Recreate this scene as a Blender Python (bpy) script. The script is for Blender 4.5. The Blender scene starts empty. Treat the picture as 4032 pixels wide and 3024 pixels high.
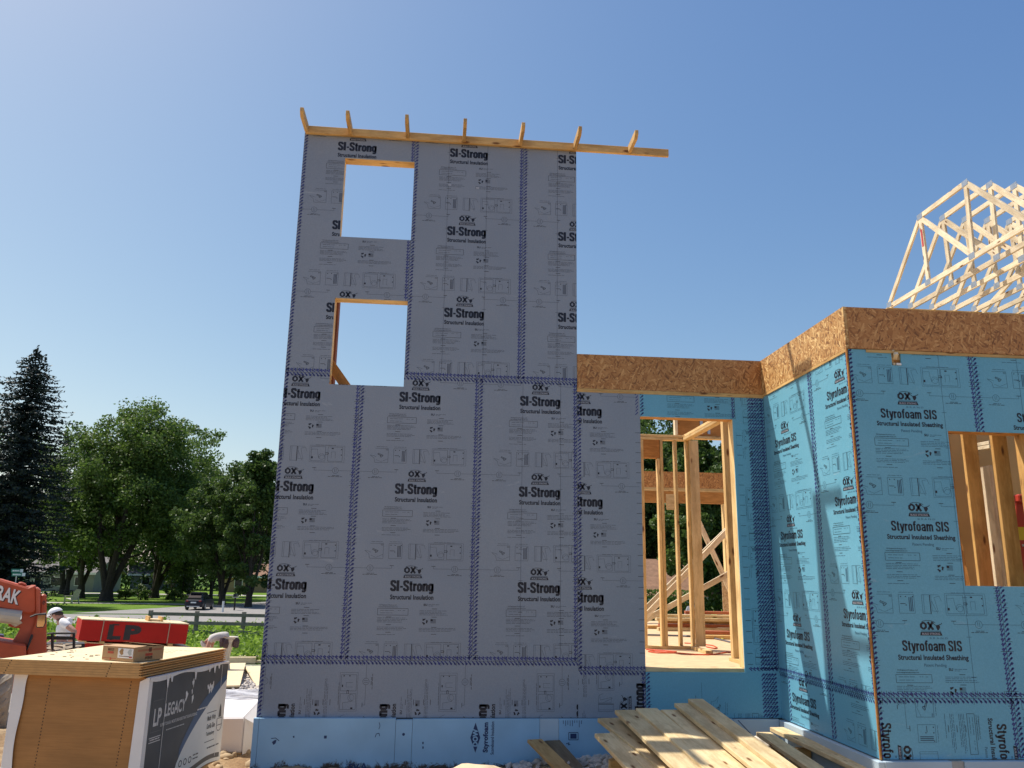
import bpy, bmesh, math, random
import numpy as np
from mathutils import Matrix, Vector, Quaternion
SC = bpy.context.scene
COL = SC.collection
rad = math.radians
random.seed(7)
RNG = np.random.default_rng(11)

# ------------------------------------------------------------------ camera
CX, CY, FPX = 2016.0, 1512.0, 3171.0
CAM = Vector((1.633, -8.207, 1.324))
CR = Vector((0.99611, -0.08682, 0.01523)); CF = Vector((0.08402, 0.96915, 0.23175))
_yaw, _pit, _rol = 0.08648, 0.23389, 0.015658
CF = Vector((math.sin(_yaw)*math.cos(_pit), math.cos(_yaw)*math.cos(_pit), math.sin(_pit)))
_r0 = Vector((math.cos(_yaw), -math.sin(_yaw), 0)); _u0 = _r0.cross(CF)
CR = math.cos(_rol)*_r0 + math.sin(_rol)*_u0
CU = -math.sin(_rol)*_r0 + math.cos(_rol)*_u0
cd = bpy.data.cameras.new('camera'); cam = bpy.data.objects.new('camera', cd); COL.objects.link(cam)
cam.matrix_world = Matrix(((CR.x, CU.x, -CF.x, CAM.x), (CR.y, CU.y, -CF.y, CAM.y), (CR.z, CU.z, -CF.z, CAM.z), (0, 0, 0, 1)))
cd.sensor_fit = 'HORIZONTAL'; cd.sensor_width = 36.0; cd.lens = 36.0*FPX/4032.0
cd.clip_start = 0.05; cd.clip_end = 3000
SC.camera = cam

# ------------------------------------------------------------------ sky, sun, exposure
SUN = Vector((-1.0, 0.565, 1.97)).normalized()          # towards the sun
w = bpy.data.worlds.new('World'); SC.world = w; w.use_nodes = True
nt = w.node_tree; nt.nodes.clear()
sky = nt.nodes.new('ShaderNodeTexSky'); sky.sky_type = 'NISHITA'; sky.sun_disc = False
sky.sun_elevation = math.asin(SUN.z); sky.sun_rotation = math.atan2(SUN.x, SUN.y)
sky.altitude = 200; sky.air_density = 1.0; sky.dust_density = 1.5; sky.ozone_density = 3.0
bg = nt.nodes.new('ShaderNodeBackground'); bg.inputs['Strength'].default_value = 0.135
wo = nt.nodes.new('ShaderNodeOutputWorld')
wb = nt.nodes.new('ShaderNodeMix'); wb.data_type = 'RGBA'; wb.blend_type = 'MULTIPLY'; wb.inputs[0].default_value = 1.0; wb.inputs[7].default_value = (1.0, 1.0, 0.95, 1)
nt.links.new(sky.outputs[0], wb.inputs[6]); # per-channel response of the sky, like the phone's colour rendering
sx = nt.nodes.new('ShaderNodeSeparateColor'); cx_ = nt.nodes.new('ShaderNodeCombineColor'); nt.links.new(wb.outputs[2], sx.inputs[0])
for i_, (p_, k_) in enumerate(((1.287, 0.715), (1.053, 0.878), (0.653, 1.60))):
    pw = nt.nodes.new('ShaderNodeMath'); pw.operation = 'POWER'; pw.inputs[1].default_value = p_; nt.links.new(sx.outputs[i_], pw.inputs[0])
    ml = nt.nodes.new('ShaderNodeMath'); ml.operation = 'MULTIPLY'; ml.inputs[1].default_value = k_; nt.links.new(pw.outputs[0], ml.inputs[0]); nt.links.new(ml.outputs[0], cx_.inputs[i_])
nt.links.new(cx_.outputs[0], bg.inputs['Color']); nt.links.new(bg.outputs[0], wo.inputs['Surface'])
sd = bpy.data.lights.new('sun', 'SUN'); sun = bpy.data.objects.new('sun', sd); COL.objects.link(sun)
sd.energy = 5.0; sd.angle = rad(0.53); sd.color = (1.0, 0.95, 0.86)
sun.rotation_euler = SUN.to_track_quat('Z', 'Y').to_euler()
sun.location = (-20, 10, 40)
SC.view_settings.view_transform = 'Standard'; SC.view_settings.look = 'None'
SC.view_settings.exposure = 0.24; SC.view_settings.gamma = 1.0
SC.cycles.max_bounces = 6; SC.cycles.diffuse_bounces = 4; SC.cycles.transparent_max_bounces = 6
SC.cycles.use_denoising = True

# ------------------------------------------------------------------ helpers
def ray(u, v):
    return CF + CR*((u-CX)/FPX) + CU*((CY-v)/FPX)
def aty(u, v, y):
    d = ray(u, v); return CAM + d*((y-CAM.y)/d.y)
def atd(u, v, d):
    return CAM + ray(u, v)*d
def G(x, y):
    if y < 0: return -0.47
    if y < 16: return -0.47-0.0675*y
    if y < 60: return -1.55-(y-16)*0.0125
    return -2.1
def gat(u, v):
    d = ray(u, v); t = 1.0
    while t < 400:
        p = CAM + d*t
        if p.z < G(p.x, p.y): return p
        t *= 1.002
    return p

def nmat(name):
    m = bpy.data.materials.new(name); m.use_nodes = True
    n = m.node_tree; b = n.nodes['Principled BSDF']
    return m, n, b
def N(n, t, **kw):
    x = n.nodes.new(t)
    for k, v in kw.items():
        if k.startswith('i_'):
            x.inputs[int(k[2:]) if k[2:].isdigit() else k[2:]].default_value = v
        else: setattr(x, k, v)
    return x
def L(n, a, b): n.links.new(a, b)
def ramp(n, fac, stops, interp='LINEAR'):
    r = N(n, 'ShaderNodeValToRGB'); r.color_ramp.interpolation = interp
    e = r.color_ramp.elements
    while len(e) > 1: e.remove(e[-1])
    e[0].position = stops[0][0]; e[0].color = (*stops[0][1], 1)
    for p, c in stops[1:]:
        q = e.new(p); q.color = (*c, 1)
    L(n, fac, r.inputs[0]); return r
def coords(n, scale=(1, 1, 1), kind='Object', rnd=True, rot=(0, 0, 0)):
    tc = N(n, 'ShaderNodeTexCoord'); mp = N(n, 'ShaderNodeMapping')
    mp.inputs['Scale'].default_value = scale; mp.inputs['Rotation'].default_value = rot
    if rnd:
        oi = N(n, 'ShaderNodeObjectInfo'); va = N(n, 'ShaderNodeVectorMath', operation='SCALE')
        cb = N(n, 'ShaderNodeCombineXYZ')
        for i in range(3): L(n, oi.outputs['Random'], cb.inputs[i])
        L(n, cb.outputs[0], va.inputs[0]); va.inputs['Scale'].default_value = 37.0
        ad = N(n, 'ShaderNodeVectorMath', operation='ADD')
        L(n, tc.outputs[kind], ad.inputs[0]); L(n, va.outputs[0], ad.inputs[1]); L(n, ad.outputs[0], mp.inputs[0])
    else: L(n, tc.outputs[kind], mp.inputs[0])
    return mp.outputs[0]
def mixc(n, fac, a, b, mode='MIX'):
    m = N(n, 'ShaderNodeMix', data_type='RGBA', blend_type=mode)
    for s, v in ((0, fac), (6, a), (7, b)):
        if hasattr(v, 'node'): L(n, v, m.inputs[s])
        elif s == 0: m.inputs[0].default_value = v
        else: m.inputs[s].default_value = (*v, 1)
    return m.outputs[2]
def bump(n, b, h, strength=0.3, dist=0.01):
    x = N(n, 'ShaderNodeBump'); x.inputs['Strength'].default_value = strength; x.inputs['Distance'].default_value = dist
    L(n, h, x.inputs['Height']); L(n, x.outputs[0], b.inputs['Normal'])

def plain(name, col, rough=0.6, var=0.12, scale=6.0, metal=0.0, spec=None, bmp=0.0):
    m, n, b = nmat(name)
    v = coords(n)
    no = N(n, 'ShaderNodeTexNoise'); no.inputs['Scale'].default_value = scale; no.inputs['Detail'].default_value = 5
    L(n, v, no.inputs[0])
    lo = tuple(c*(1-var) for c in col); hi = tuple(min(1, c*(1+var)) for c in col)
    r = ramp(n, no.outputs[0], [(0.3, lo), (0.7, hi)])
    L(n, r.outputs[0], b.inputs['Base Color']); b.inputs['Roughness'].default_value = rough
    b.inputs['Metallic'].default_value = metal
    if spec is not None: b.inputs['Specular IOR Level'].default_value = spec
    if bmp: bump(n, b, no.outputs[0], bmp)
    return m

def wood(name, a, c, knot=(0.20, 0.085, 0.03), gs=1.0, rough=0.65):
    """sawn softwood, grain along local X"""
    m, n, b = nmat(name)
    v = coords(n, (1.2*gs, 14*gs, 14*gs))
    n1 = N(n, 'ShaderNodeTexNoise', i_Scale=3.0, i_Detail=6.0, i_Roughness=0.6, i_Distortion=0.6)
    L(n, v, n1.inputs[0])
    r = ramp(n, n1.outputs[0], [(0.28, a), (0.5, tuple((x+y)/2 for x, y in zip(a, c))), (0.72, c)])
    v2 = coords(n, (3.2, 10, 10))
    vo = N(n, 'ShaderNodeTexVoronoi', i_Scale=1.0); L(n, v2, vo.inputs[0])
    kr = ramp(n, vo.outputs['Distance'], [(0.09, (1, 1, 1)), (0.19, (0, 0, 0))])
    col = mixc(n, kr.outputs[0], r.outputs[0], knot)
    sm = N(n, 'ShaderNodeTexNoise', i_Scale=1.0, i_Detail=7.0, i_Roughness=0.7); L(n, coords(n, (2.2, 7, 7)), sm.inputs[0])
    sr = ramp(n, sm.outputs[0], [(0.40, (0.74, 0.70, 0.66)), (0.56, (1, 1, 1))])
    col = mixc(n, 1.0, col, sr.outputs[0], 'MULTIPLY')
    oi = N(n, 'ShaderNodeObjectInfo')
    hv = N(n, 'ShaderNodeHueSaturation'); mr = N(n, 'ShaderNodeMapRange'); mr.inputs[3].default_value = 0.84; mr.inputs[4].default_value = 1.12
    L(n, oi.outputs['Random'], mr.inputs[0]); L(n, mr.outputs[0], hv.inputs['Value']); L(n, col, hv.inputs['Color'])
    L(n, hv.outputs[0], b.inputs['Base Color']); b.inputs['Roughness'].default_value = rough
    b.inputs['Specular IOR Level'].default_value = 0.25
    bump(n, b, n1.outputs[0], 0.15, 0.004)
    return m

def osb(name, dark, mid, lite, plane='XZ'):
    m, n, b = nmat(name)
    tc = N(n, 'ShaderNodeTexCoord')
    def flakes(rot, sc, seed):
        mp = N(n, 'ShaderNodeMapping'); mp.inputs['Rotation'].default_value = rot
        mp.inputs['Location'].default_value = (seed, seed*1.7, seed*.6)
        no = N(n, 'ShaderNodeTexNoise', i_Scale=2.5, i_Detail=2.0)
        L(n, tc.outputs['Object'], no.inputs[0])
        mx = N(n, 'ShaderNodeMix', data_type='VECTOR'); mx.inputs[0].default_value = 0.10
        L(n, tc.outputs['Object'], mx.inputs[4]); L(n, no.outputs[1], mx.inputs[5]); L(n, mx.outputs[1], mp.inputs[0])
        ms = N(n, 'ShaderNodeMapping'); ms.inputs['Scale'].default_value = sc; L(n, mp.outputs[0], ms.inputs[0])
        vo = N(n, 'ShaderNodeTexVoronoi', i_Scale=1.0, i_Randomness=1.0); L(n, ms.outputs[0], vo.inputs[0])
        return vo
    ax = (0, 1, 0) if plane == 'XZ' else (1, 0, 0)
    def ro(a): return tuple(a*t for t in ax)
    S = (19, 36, 76) if plane == 'XZ' else (36, 20, 76)
    A = flakes(ro(0.25), S, 1.3); B = flakes(ro(-0.7), S, 5.1); C2 = flakes(ro(1.2), S, 9.4)
    sa = N(n, 'ShaderNodeSeparateColor'); L(n, A.outputs['Color'], sa.inputs[0])
    sb = N(n, 'ShaderNodeSeparateColor'); L(n, B.outputs['Color'], sb.inputs[0])
    sc_ = N(n, 'ShaderNodeSeparateColor'); L(n, C2.outputs['Color'], sc_.inputs[0])
    rs = [(0.0, dark), (0.30, mid), (0.84, tuple((x+y)/2 for x, y in zip(mid, lite))), (0.96, lite)]
    ra, rb, rc = (ramp(n, s.outputs[0], rs) for s in (sa, sb, sc_))
    g1 = ramp(n, sb.outputs[1], [(0.45, (0, 0, 0)), (0.5, (1, 1, 1))]); g2 = ramp(n, sc_.outputs[1], [(0.6, (0, 0, 0)), (0.65, (1, 1, 1))])
    col = mixc(n, g2.outputs[0], mixc(n, g1.outputs[0], ra.outputs[0], rb.outputs[0]), rc.outputs[0])
    L(n, col, b.inputs['Base Color']); b.inputs['Roughness'].default_value = 0.6
    bump(n, b, sa.outputs[0], 0.25, 0.003)
    return m

class MB:
    def __init__(s): s.v = []; s.f = []; s.m = []
    def add(s, vs, fs, mi=0):
        k = len(s.v); s.v += [tuple(p) for p in vs]; s.f += [tuple(i+k for i in f) for f in fs]; s.m += [mi]*len(fs)
        return s
    def box(s, lo, hi, mi=0, M=None):
        x0, y0, z0 = lo; x1, y1, z1 = hi
        vs = [Vector(p) for p in ((x0,y0,z0),(x1,y0,z0),(x1,y1,z0),(x0,y1,z0),(x0,y0,z1),(x1,y0,z1),(x1,y1,z1),(x0,y1,z1))]
        if M is not None: vs = [M @ p for p in vs]
        return s.add(vs, [(0,3,2,1),(4,5,6,7),(0,1,5,4),(1,2,6,5),(2,3,7,6),(3,0,4,7)], mi)
    def prism(s, poly, axis, a, c, mi=0, M=None):
        """poly: 2-D outline; extruded along axis from a to c. axis 'y': poly=(x,z); 'x': (y,z); 'z': (x,y)"""
        def P(p, t):
            q = {'x': (t, p[0], p[1]), 'y': (p[0], t, p[1]), 'z': (p[0], p[1], t)}[axis]
            return M @ Vector(q) if M is not None else Vector(q)
        n = len(poly)
        vs = [P(p, a) for p in poly]+[P(p, c) for p in poly]
        ar = sum(poly[i][0]*poly[(i+1) % n][1]-poly[(i+1) % n][0]*poly[i][1] for i in range(n))
        fl = (ar > 0) != (axis == 'y')
        if c < a: fl = not fl
        A = tuple(range(n)); B = tuple(range(n, 2*n))
        fs = [A[::-1] if fl else A, B if fl else B[::-1]]
        for i in range(n):
            j = (i+1) % n
            fs.append((i, j, n+j, n+i) if fl else (j, i, n+i, n+j))
        return s.add(vs, fs, mi)
    def extr(s, pts, vec, mi=0):
        pts = [Vector(p) for p in pts]; vec = Vector(vec); n = len(pts); nn = Vector((0, 0, 0))
        for i in range(n): nn += pts[i].cross(pts[(i+1) % n])
        if nn.dot(vec) > 0: pts = pts[::-1]
        fs = [tuple(range(n)), tuple(range(n, 2*n))[::-1]]+[((i+1) % n, i, n+i, n+(i+1) % n) for i in range(n)]
        return s.add(pts+[p+vec for p in pts], fs, mi)
    def tube(s, pts, r, k=8, mi=0, cap=True):
        pts = [Vector(p) for p in pts]; n = len(pts)
        rr = r if isinstance(r, (list, tuple)) else [r]*n
        vs = []; pu = None
        for i, p in enumerate(pts):
            d = (pts[min(i+1, n-1)]-pts[max(i-1, 0)]).normalized()
            if pu is None:
                pu = d.orthogonal().normalized()
            else:
                pu = (pu - d*pu.dot(d)).normalized()
            q = d.cross(pu)
            for j in range(k):
                a = 2*math.pi*j/k
                vs.append(p+pu*(rr[i]*math.cos(a))+q*(rr[i]*math.sin(a)))
        fs = [(i*k+j, i*k+(j+1) % k, (i+1)*k+(j+1) % k, (i+1)*k+j) for i in range(n-1) for j in range(k)]
        if cap: fs += [tuple(range(k))[::-1], tuple((n-1)*k+j for j in range(k))]
        return s.add(vs, fs, mi)
    def lathe(s, prof, c=(0, 0, 0), axis='z', k=20, mi=0):
        c = Vector(c); vs = []
        for r, h in prof:
            for j in range(k):
                a = 2*math.pi*j/k; x, y = r*math.cos(a), r*math.sin(a)
                vs.append(c+Vector({'z': (x, y, h), 'x': (h, x, y), 'y': (y, h, x)}[axis]))
        n = len(prof)
        fs = [(i*k+j, i*k+(j+1) % k, (i+1)*k+(j+1) % k, (i+1)*k+j) for i in range(n-1) for j in range(k)]
        fs += [tuple(range(k))[::-1], tuple((n-1)*k+j for j in range(k))]
        return s.add(vs, fs, mi)
    def build(s, name, mats, parent=None, smooth=False, loc=None, bev=0.0):
        """vertices are world coordinates; the object's origin is put at loc"""
        me = bpy.data.meshes.new(name)
        o = Vector(loc) if loc is not None else Vector((0, 0, 0))
        me.from_pydata([tuple(Vector(p)-o) for p in s.v], [], s.f)
        if not isinstance(mats, (list, tuple)): mats = [mats]
        for m in mats: me.materials.append(m)
        if len(mats) > 1: me.polygons.foreach_set('material_index', s.m)
        if smooth: me.polygons.foreach_set('use_smooth', [True]*len(me.polygons))
        ob = bpy.data.objects.new(name, me); COL.objects.link(ob); ob.location = o
        if bev: bevel(ob, bev)
        if parent is not None: attach(ob, parent)
        me.update(); return ob

def bevel(ob, wdt, seg=1):
    bm = bmesh.new(); bm.from_mesh(ob.data)
    es = [e for e in bm.edges if len(e.link_faces) == 2 and e.calc_face_angle(0) > 0.5]
    bmesh.ops.bevel(bm, geom=es, offset=wdt, segments=seg, affect='EDGES', profile=0.5, clamp_overlap=True)
    bm.to_mesh(ob.data); bm.free()
def pmat(p):
    M = Matrix.LocRotScale(p.location, p.rotation_euler.to_quaternion() if p.rotation_mode != 'QUATERNION' else p.rotation_quaternion, p.scale)
    return (pmat(p.parent) @ p.matrix_parent_inverse @ M) if p.parent else M
def attach(ob, parent):
    ob.parent = parent; ob.matrix_parent_inverse = pmat(parent).inverted()
def tag(o, label, cat=None, group=None, kind=None):
    if label: o['label'] = label
    if cat: o['category'] = cat
    if group: o['group'] = group
    if kind: o['kind'] = kind
    return o
def thing(name, loc, label, cat, group=None):
    o = bpy.data.objects.new(name, None); COL.objects.link(o); o.location = loc
    o.empty_display_size = 0.2
    return tag(o, label, cat, group)
def member(name, p0, p1, wd, th, mat, parent=None, up=(0, 0, 1), bev=0.003, off=0.0):
    """sawn timber from p0 to p1: wd across 'up', th along 'up'; local X is the grain"""
    p0, p1 = Vector(p0), Vector(p1); d = p1-p0; Ln = d.length; x = d/Ln
    z = Vector(up); z = (z-x*z.dot(x))
    if z.length < 1e-4: z = Vector((0, 1, 0))-x*x.y
    z.normalize(); y = z.cross(x)
    mb = MB().box((-Ln/2, -wd/2, -th/2), (Ln/2, wd/2, th/2))
    o = mb.build(name, mat, None)
    if bev: bevel(o, bev)
    c = (p0+p1)/2
    M = Matrix(((x.x, y.x, z.x, c.x), (x.y, y.y, z.y, c.y), (x.z, y.z, z.z, c.z), (0, 0, 0, 1)))
    o.location = c; o.rotation_euler = M.to_euler()
    if parent is not None: attach(o, parent)
    return o
def copy_thing(o, loc=None, label=None, group=None, rotz=None):
    c = o.copy(); COL.objects.link(c)
    if loc is not None: c.location = loc
    if rotz is not None: c.rotation_euler = (0, 0, rotz)
    if label: c['label'] = label
    if group: c['group'] = group
    def rec(src, dst):
        for ch in src.children:
            k = ch.copy(); COL.objects.link(k); k.parent = dst; k.matrix_parent_inverse = ch.matrix_parent_inverse.copy(); rec(ch, k)
    rec(o, c); return c

# ------------------------------------------------------------------ materials
M_PINE = wood('pine_lumber', (0.58, 0.34, 0.12), (0.72, 0.48, 0.20))
M_SPF = wood('pale_lumber', (0.66, 0.49, 0.26), (0.78, 0.62, 0.36))
M_STUD = wood('stud_lumber', (0.70, 0.455, 0.185), (0.83, 0.62, 0.32))
M_BAY = wood('bounce_tinted_stud_lumber', (0.62, 0.33, 0.095), (0.74, 0.44, 0.155))  # stud lumber again, warm bounced light in the bay put into the colour
M_TRUSS = wood('truss_lumber', (0.72, 0.59, 0.40), (0.83, 0.72, 0.53))
M_LVL = wood('engineered_header', (0.46, 0.20, 0.05), (0.56, 0.27, 0.08), gs=1.5)
M_OSB = osb('strand_board', (0.22, 0.085, 0.022), (0.42, 0.175, 0.045), (0.64, 0.34, 0.12))
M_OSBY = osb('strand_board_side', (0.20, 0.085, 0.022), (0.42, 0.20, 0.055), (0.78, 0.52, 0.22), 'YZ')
M_DECK = plain('subfloor_deck', (0.62, 0.44, 0.25), 0.7, 0.12, 9)
M_PANEL = plain('subfloor_panel', (0.70, 0.56, 0.34), 0.65, 0.07, 5)
M_PEDGE = plain('panel_edge_tan', (0.56, 0.31, 0.11), 0.7, 0.10, 14)
M_WHITE = plain('white_wrap', (0.78, 0.77, 0.76), 0.45, 0.05, 4)
M_DKGREY = plain('charcoal_print', (0.085, 0.092, 0.10), 0.5, 0.15, 4)
M_BLACK = plain('black_rubber', (0.02, 0.02, 0.022), 0.6, 0.2)
M_STEEL = plain('galvanised_plate', (0.50, 0.51, 0.53), 0.35, 0.1, 20, metal=0.8)
M_CONC = plain('concrete', (0.42, 0.40, 0.37), 0.85, 0.18, 9, bmp=0.3)
M_STONE = plain('pale_limestone', (0.60, 0.52, 0.42), 0.9, 0.22, 7, bmp=0.5)
# ------------------------------------------------------------------ printed sheathing
def sheath_mat(name, col, col2):
    m, n, b = nmat(name)
    v = coords(n, (1, 1, 1))
    a = N(n, 'ShaderNodeTexNoise', i_Scale=1.3, i_Detail=4.0); L(n, v, a.inputs[0])
    f = N(n, 'ShaderNodeTexNoise', i_Scale=90.0, i_Detail=3.0); L(n, v, f.inputs[0])
    r = ramp(n, a.outputs[0], [(0.3, col), (0.7, col2)])
    d = ramp(n, f.outputs[0], [(0.35, (0.95, 0.95, 0.95)), (0.65, (1.04, 1.04, 1.04))])
    c = mixc(n, 1.0, r.outputs[0], d.outputs[0], 'MULTIPLY')
    # pale scuffs
    s = N(n, 'ShaderNodeTexNoise', i_Scale=5.0, i_Detail=8.0, i_Roughness=0.7, i_Distortion=1.5); L(n, coords(n, (0.6, 1, 2.2)), s.inputs[0])
    sr = ramp(n, s.outputs[0], [(0.63, (0, 0, 0)), (0.78, (0.40, 0.40, 0.40))])
    c = mixc(n, sr.outputs[0], c, (0.55, 0.56, 0.58))
    L(n, c, b.inputs['Base Color']); b.inputs['Roughness'].default_value = 0.42; b.inputs['Specular IOR Level'].default_value = 0.4
    bump(n, b, a.outputs[0], 0.35, 0.04)
    return m
M_GREY = sheath_mat('grey_sheathing', (0.250, 0.284, 0.338), (0.278, 0.310, 0.360))
M_BLUE = sheath_mat('blue_sheathing', (0.135, 0.385, 0.520), (0.165, 0.425, 0.560))
M_INK = plain('black_ink', (0.010, 0.011, 0.022), 0.5, 0.1)
M_FINE = plain('fine_print_ink', (0.055, 0.065, 0.09), 0.5, 0.1)
M_FINEB = plain('fine_print_ink_blue', (0.03, 0.09, 0.15), 0.5, 0.1)
M_SEAM = plain('seam_mark_ink', (0.034, 0.044, 0.20), 0.5, 0.15)
M_KNOCK = plain('reversed_print', (0.36, 0.38, 0.43), 0.5, 0.1)

_tx = {}
def text2d(s, bold=0.0, sx=1.0):
    k = (s, bold)
    if k in _tx: return _tx[k]
    c = bpy.data.curves.new('t', 'FONT'); c.body = s; c.offset = bold; c.resolution_u = 3; c.space_character = 1.0+bold*1.1; c.align_x = 'CENTER'
    o = bpy.data.objects.new('t', c); COL.objects.link(o)
    bpy.context.view_layer.update()
    dg = bpy.context.evaluated_depsgraph_get()
    me = o.evaluated_get(dg).to_mesh()
    vs = [(v.co.x, v.co.y) for v in me.vertices]; fs = [tuple(p.vertices) for p in me.polygons]
    o.evaluated_get(dg).to_mesh_clear()
    bpy.data.objects.remove(o); bpy.data.curves.remove(c)
    x0 = min(v[0] for v in vs); x1 = max(v[0] for v in vs); y0 = min(v[1] for v in vs); y1 = max(v[1] for v in vs)
    vs = [((x-(x0+x1)/2)/(x1-x0), (y-(y0+y1)/2)/(y1-y0)) for x, y in vs]
    _tx[k] = (vs, fs); return _tx[k]

class Flat:
    """2-D print: list of polygons with a material index"""
    def __init__(s): s.v = []; s.f = []; s.m = []
    def add(s, vs, fs, mi):
        k = len(s.v); s.v += vs; s.f += [tuple(i+k for i in f) for f in fs]; s.m += [mi]*len(fs)
    def poly(s, pts, mi=0): s.add(list(pts), [tuple(range(len(pts)))], mi)
    def rect(s, x0, y0, x1, y1, mi=0): s.poly([(x0, y0), (x1, y0), (x1, y1), (x0, y1)], mi)
    def line(s, x0, y0, x1, y1, wd=0.002, mi=1):
        d = math.hypot(x1-x0, y1-y0) or 1e-6; nx, ny = -(y1-y0)/d*wd/2, (x1-x0)/d*wd/2
        s.poly([(x0-nx, y0-ny), (x1-nx, y1-ny), (x1+nx, y1+ny), (x0+nx, y0+ny)], mi)
    def path(s, pts, wd=0.002, mi=1):
        for a, c in zip(pts, pts[1:]): s.line(*a, *c, wd, mi)
    def frame(s, x0, y0, x1, y1, wd=0.002, mi=1): s.path([(x0, y0), (x1, y0), (x1, y1), (x0, y1), (x0, y0)], wd, mi)
    def ring(s, x, y, r, wd=0.003, mi=1, k=18, a0=0, a1=6.2832, sy=1.0):
        s.path([(x+r*math.cos(a0+(a1-a0)*i/k), y+sy*r*math.sin(a0+(a1-a0)*i/k)) for i in range(k+1)], wd, mi)
    def text(s, t, x, y, wd, ht, mi=0, bold=0.0, rot=0.0):
        vs, fs = text2d(t, bold); c, q = math.cos(rot), math.sin(rot)
        s.add([(x+vx*wd*c-vy*ht*q, y+vx*wd*q+vy*ht*c) for vx, vy in vs], fs, mi)
    def dash(s, x0, x1, y, rg, h=0.0034, mi=1):
        x = x0
        while x < x1-0.004:
            ln = min(rg.uniform(0.012, 0.05), x1-x); s.rect(x, y, x+ln, y+h, mi); x += ln+0.006

def ribbon(F, pts, wd, mi=0, closed=False):
    n = len(pts); Lp, Rp = [], []
    for i in range(n):
        a = pts[(i-1) % n] if (closed or i > 0) else None; c = pts[(i+1) % n] if (closed or i < n-1) else None; p = pts[i]
        ds = []
        for s, e in ((a, p), (p, c)):
            if s and e:
                d = math.hypot(e[0]-s[0], e[1]-s[1]) or 1e-9; ds.append(((e[0]-s[0])/d, (e[1]-s[1])/d))
        tx, ty = sum(d[0] for d in ds), sum(d[1] for d in ds); q = math.hypot(tx, ty) or 1e-9; tx, ty = tx/q, ty/q
        k = 1/max(.5, abs(tx*ds[0][0]+ty*ds[0][1]))
        Lp.append((p[0]-ty*wd/2*k, p[1]+tx*wd/2*k)); Rp.append((p[0]+ty*wd/2*k, p[1]-tx*wd/2*k))
    m_ = n if closed else n-1
    F.add(Lp+Rp, [(i, n+i, n+(i+1) % n, (i+1) % n) for i in range(m_)], mi)
_rr = lambda x0, y0, x1, y1, r=.09: [(x0+r, y0), (x1-r, y0), (x1, y0+r), (x1, y1-r), (x1-r, y1), (x0+r, y1), (x0, y1-r), (x0, y0+r)]
GLYPH = {   # condensed heavy letters: advance, [(centre line, closed, weight factor)]
 'S': (.53, [([(.41, .70), (.41, .83), (.35, .905), (.16, .905), (.09, .84), (.09, .67), (.15, .58), (.35, .44), (.41, .35), (.41, .16), (.35, .09), (.16, .09), (.09, .16), (.09, .30)], 0, 1)]),
 'I': (.31, [([(.13, 0), (.13, 1)], 0, 1.15)]), '-': (.30, [([(.02, .40), (.26, .40)], 0, .8)]), ' ': (.20, []),
 't': (.34, [([(.15, .92), (.15, .16), (.19, .085), (.29, .085)], 0, 1), ([(.01, .67), (.29, .67)], 0, .62)]),
 'r': (.35, [([(.10, 0), (.10, .72)], 0, 1.05), ([(.14, .52), (.20, .62), (.33, .635)], 0, .95)]),
 'o': (.50, [(_rr(.09, .085, .37, .635), 1, 1)]),
 'n': (.51, [([(.10, 0), (.10, .72)], 0, 1.05), ([(.12, .55), (.19, .635), (.31, .635), (.375, .565), (.375, 0)], 0, 1)]),
 'g': (.51, [(_rr(.09, .10, .37, .635), 1, 1), ([(.375, .72), (.375, -.07), (.31, -.145), (.09, -.145)], 0, .9)]),
 'y': (.46, [([(.07, .72), (.225, .02)], 0, 1), ([(.385, .72), (.22, -.10), (.15, -.165), (.03, -.165)], 0, .95)]),
 'f': (.33, [([(.14, 0), (.14, .83), (.19, .915), (.31, .915)], 0, 1), ([(.01, .67), (.29, .67)], 0, .62)]),
 'a': (.50, [([(.09, .50), (.10, .58), (.16, .64), (.30, .64), (.37, .57), (.37, 0)], 0, 1), ([(.37, .385), (.18, .36), (.095, .29), (.095, .14), (.15, .08), (.27, .08), (.37, .17)], 0, .9)]),
 'm': (.76, [([(.10, 0), (.10, .72)], 0, 1.05), ([(.12, .55), (.19, .635), (.28, .635), (.355, .565), (.355, 0)], 0, 1), ([(.37, .55), (.44, .635), (.54, .635), (.61, .565), (.61, 0)], 0, 1)]),
 'O': (.80, [(_rr(.12, .12, .64, .88, .2), 1, 1)]), 'X': (.74, [([(.08, 0), (.62, 1)], 0, 1.1), ([(.08, 1), (.62, 0)], 0, 1.1)]),
}
def heavy(F, s, x, y, wd, ht, wt, mi=0):
    tot = sum(GLYPH[c][0] for c in s); k = wd/tot; x0 = x-wd/2
    for c in s:
        for pts, cl, f in GLYPH[c][1]:
            G_ = Flat(); ribbon(G_, pts, wt*f, mi, cl)
            F.add([(x0+p[0]*k, y-ht/2+p[1]*ht) for p in G_.v], G_.f, mi)
        x0 += GLYPH[c][0]*k
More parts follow.
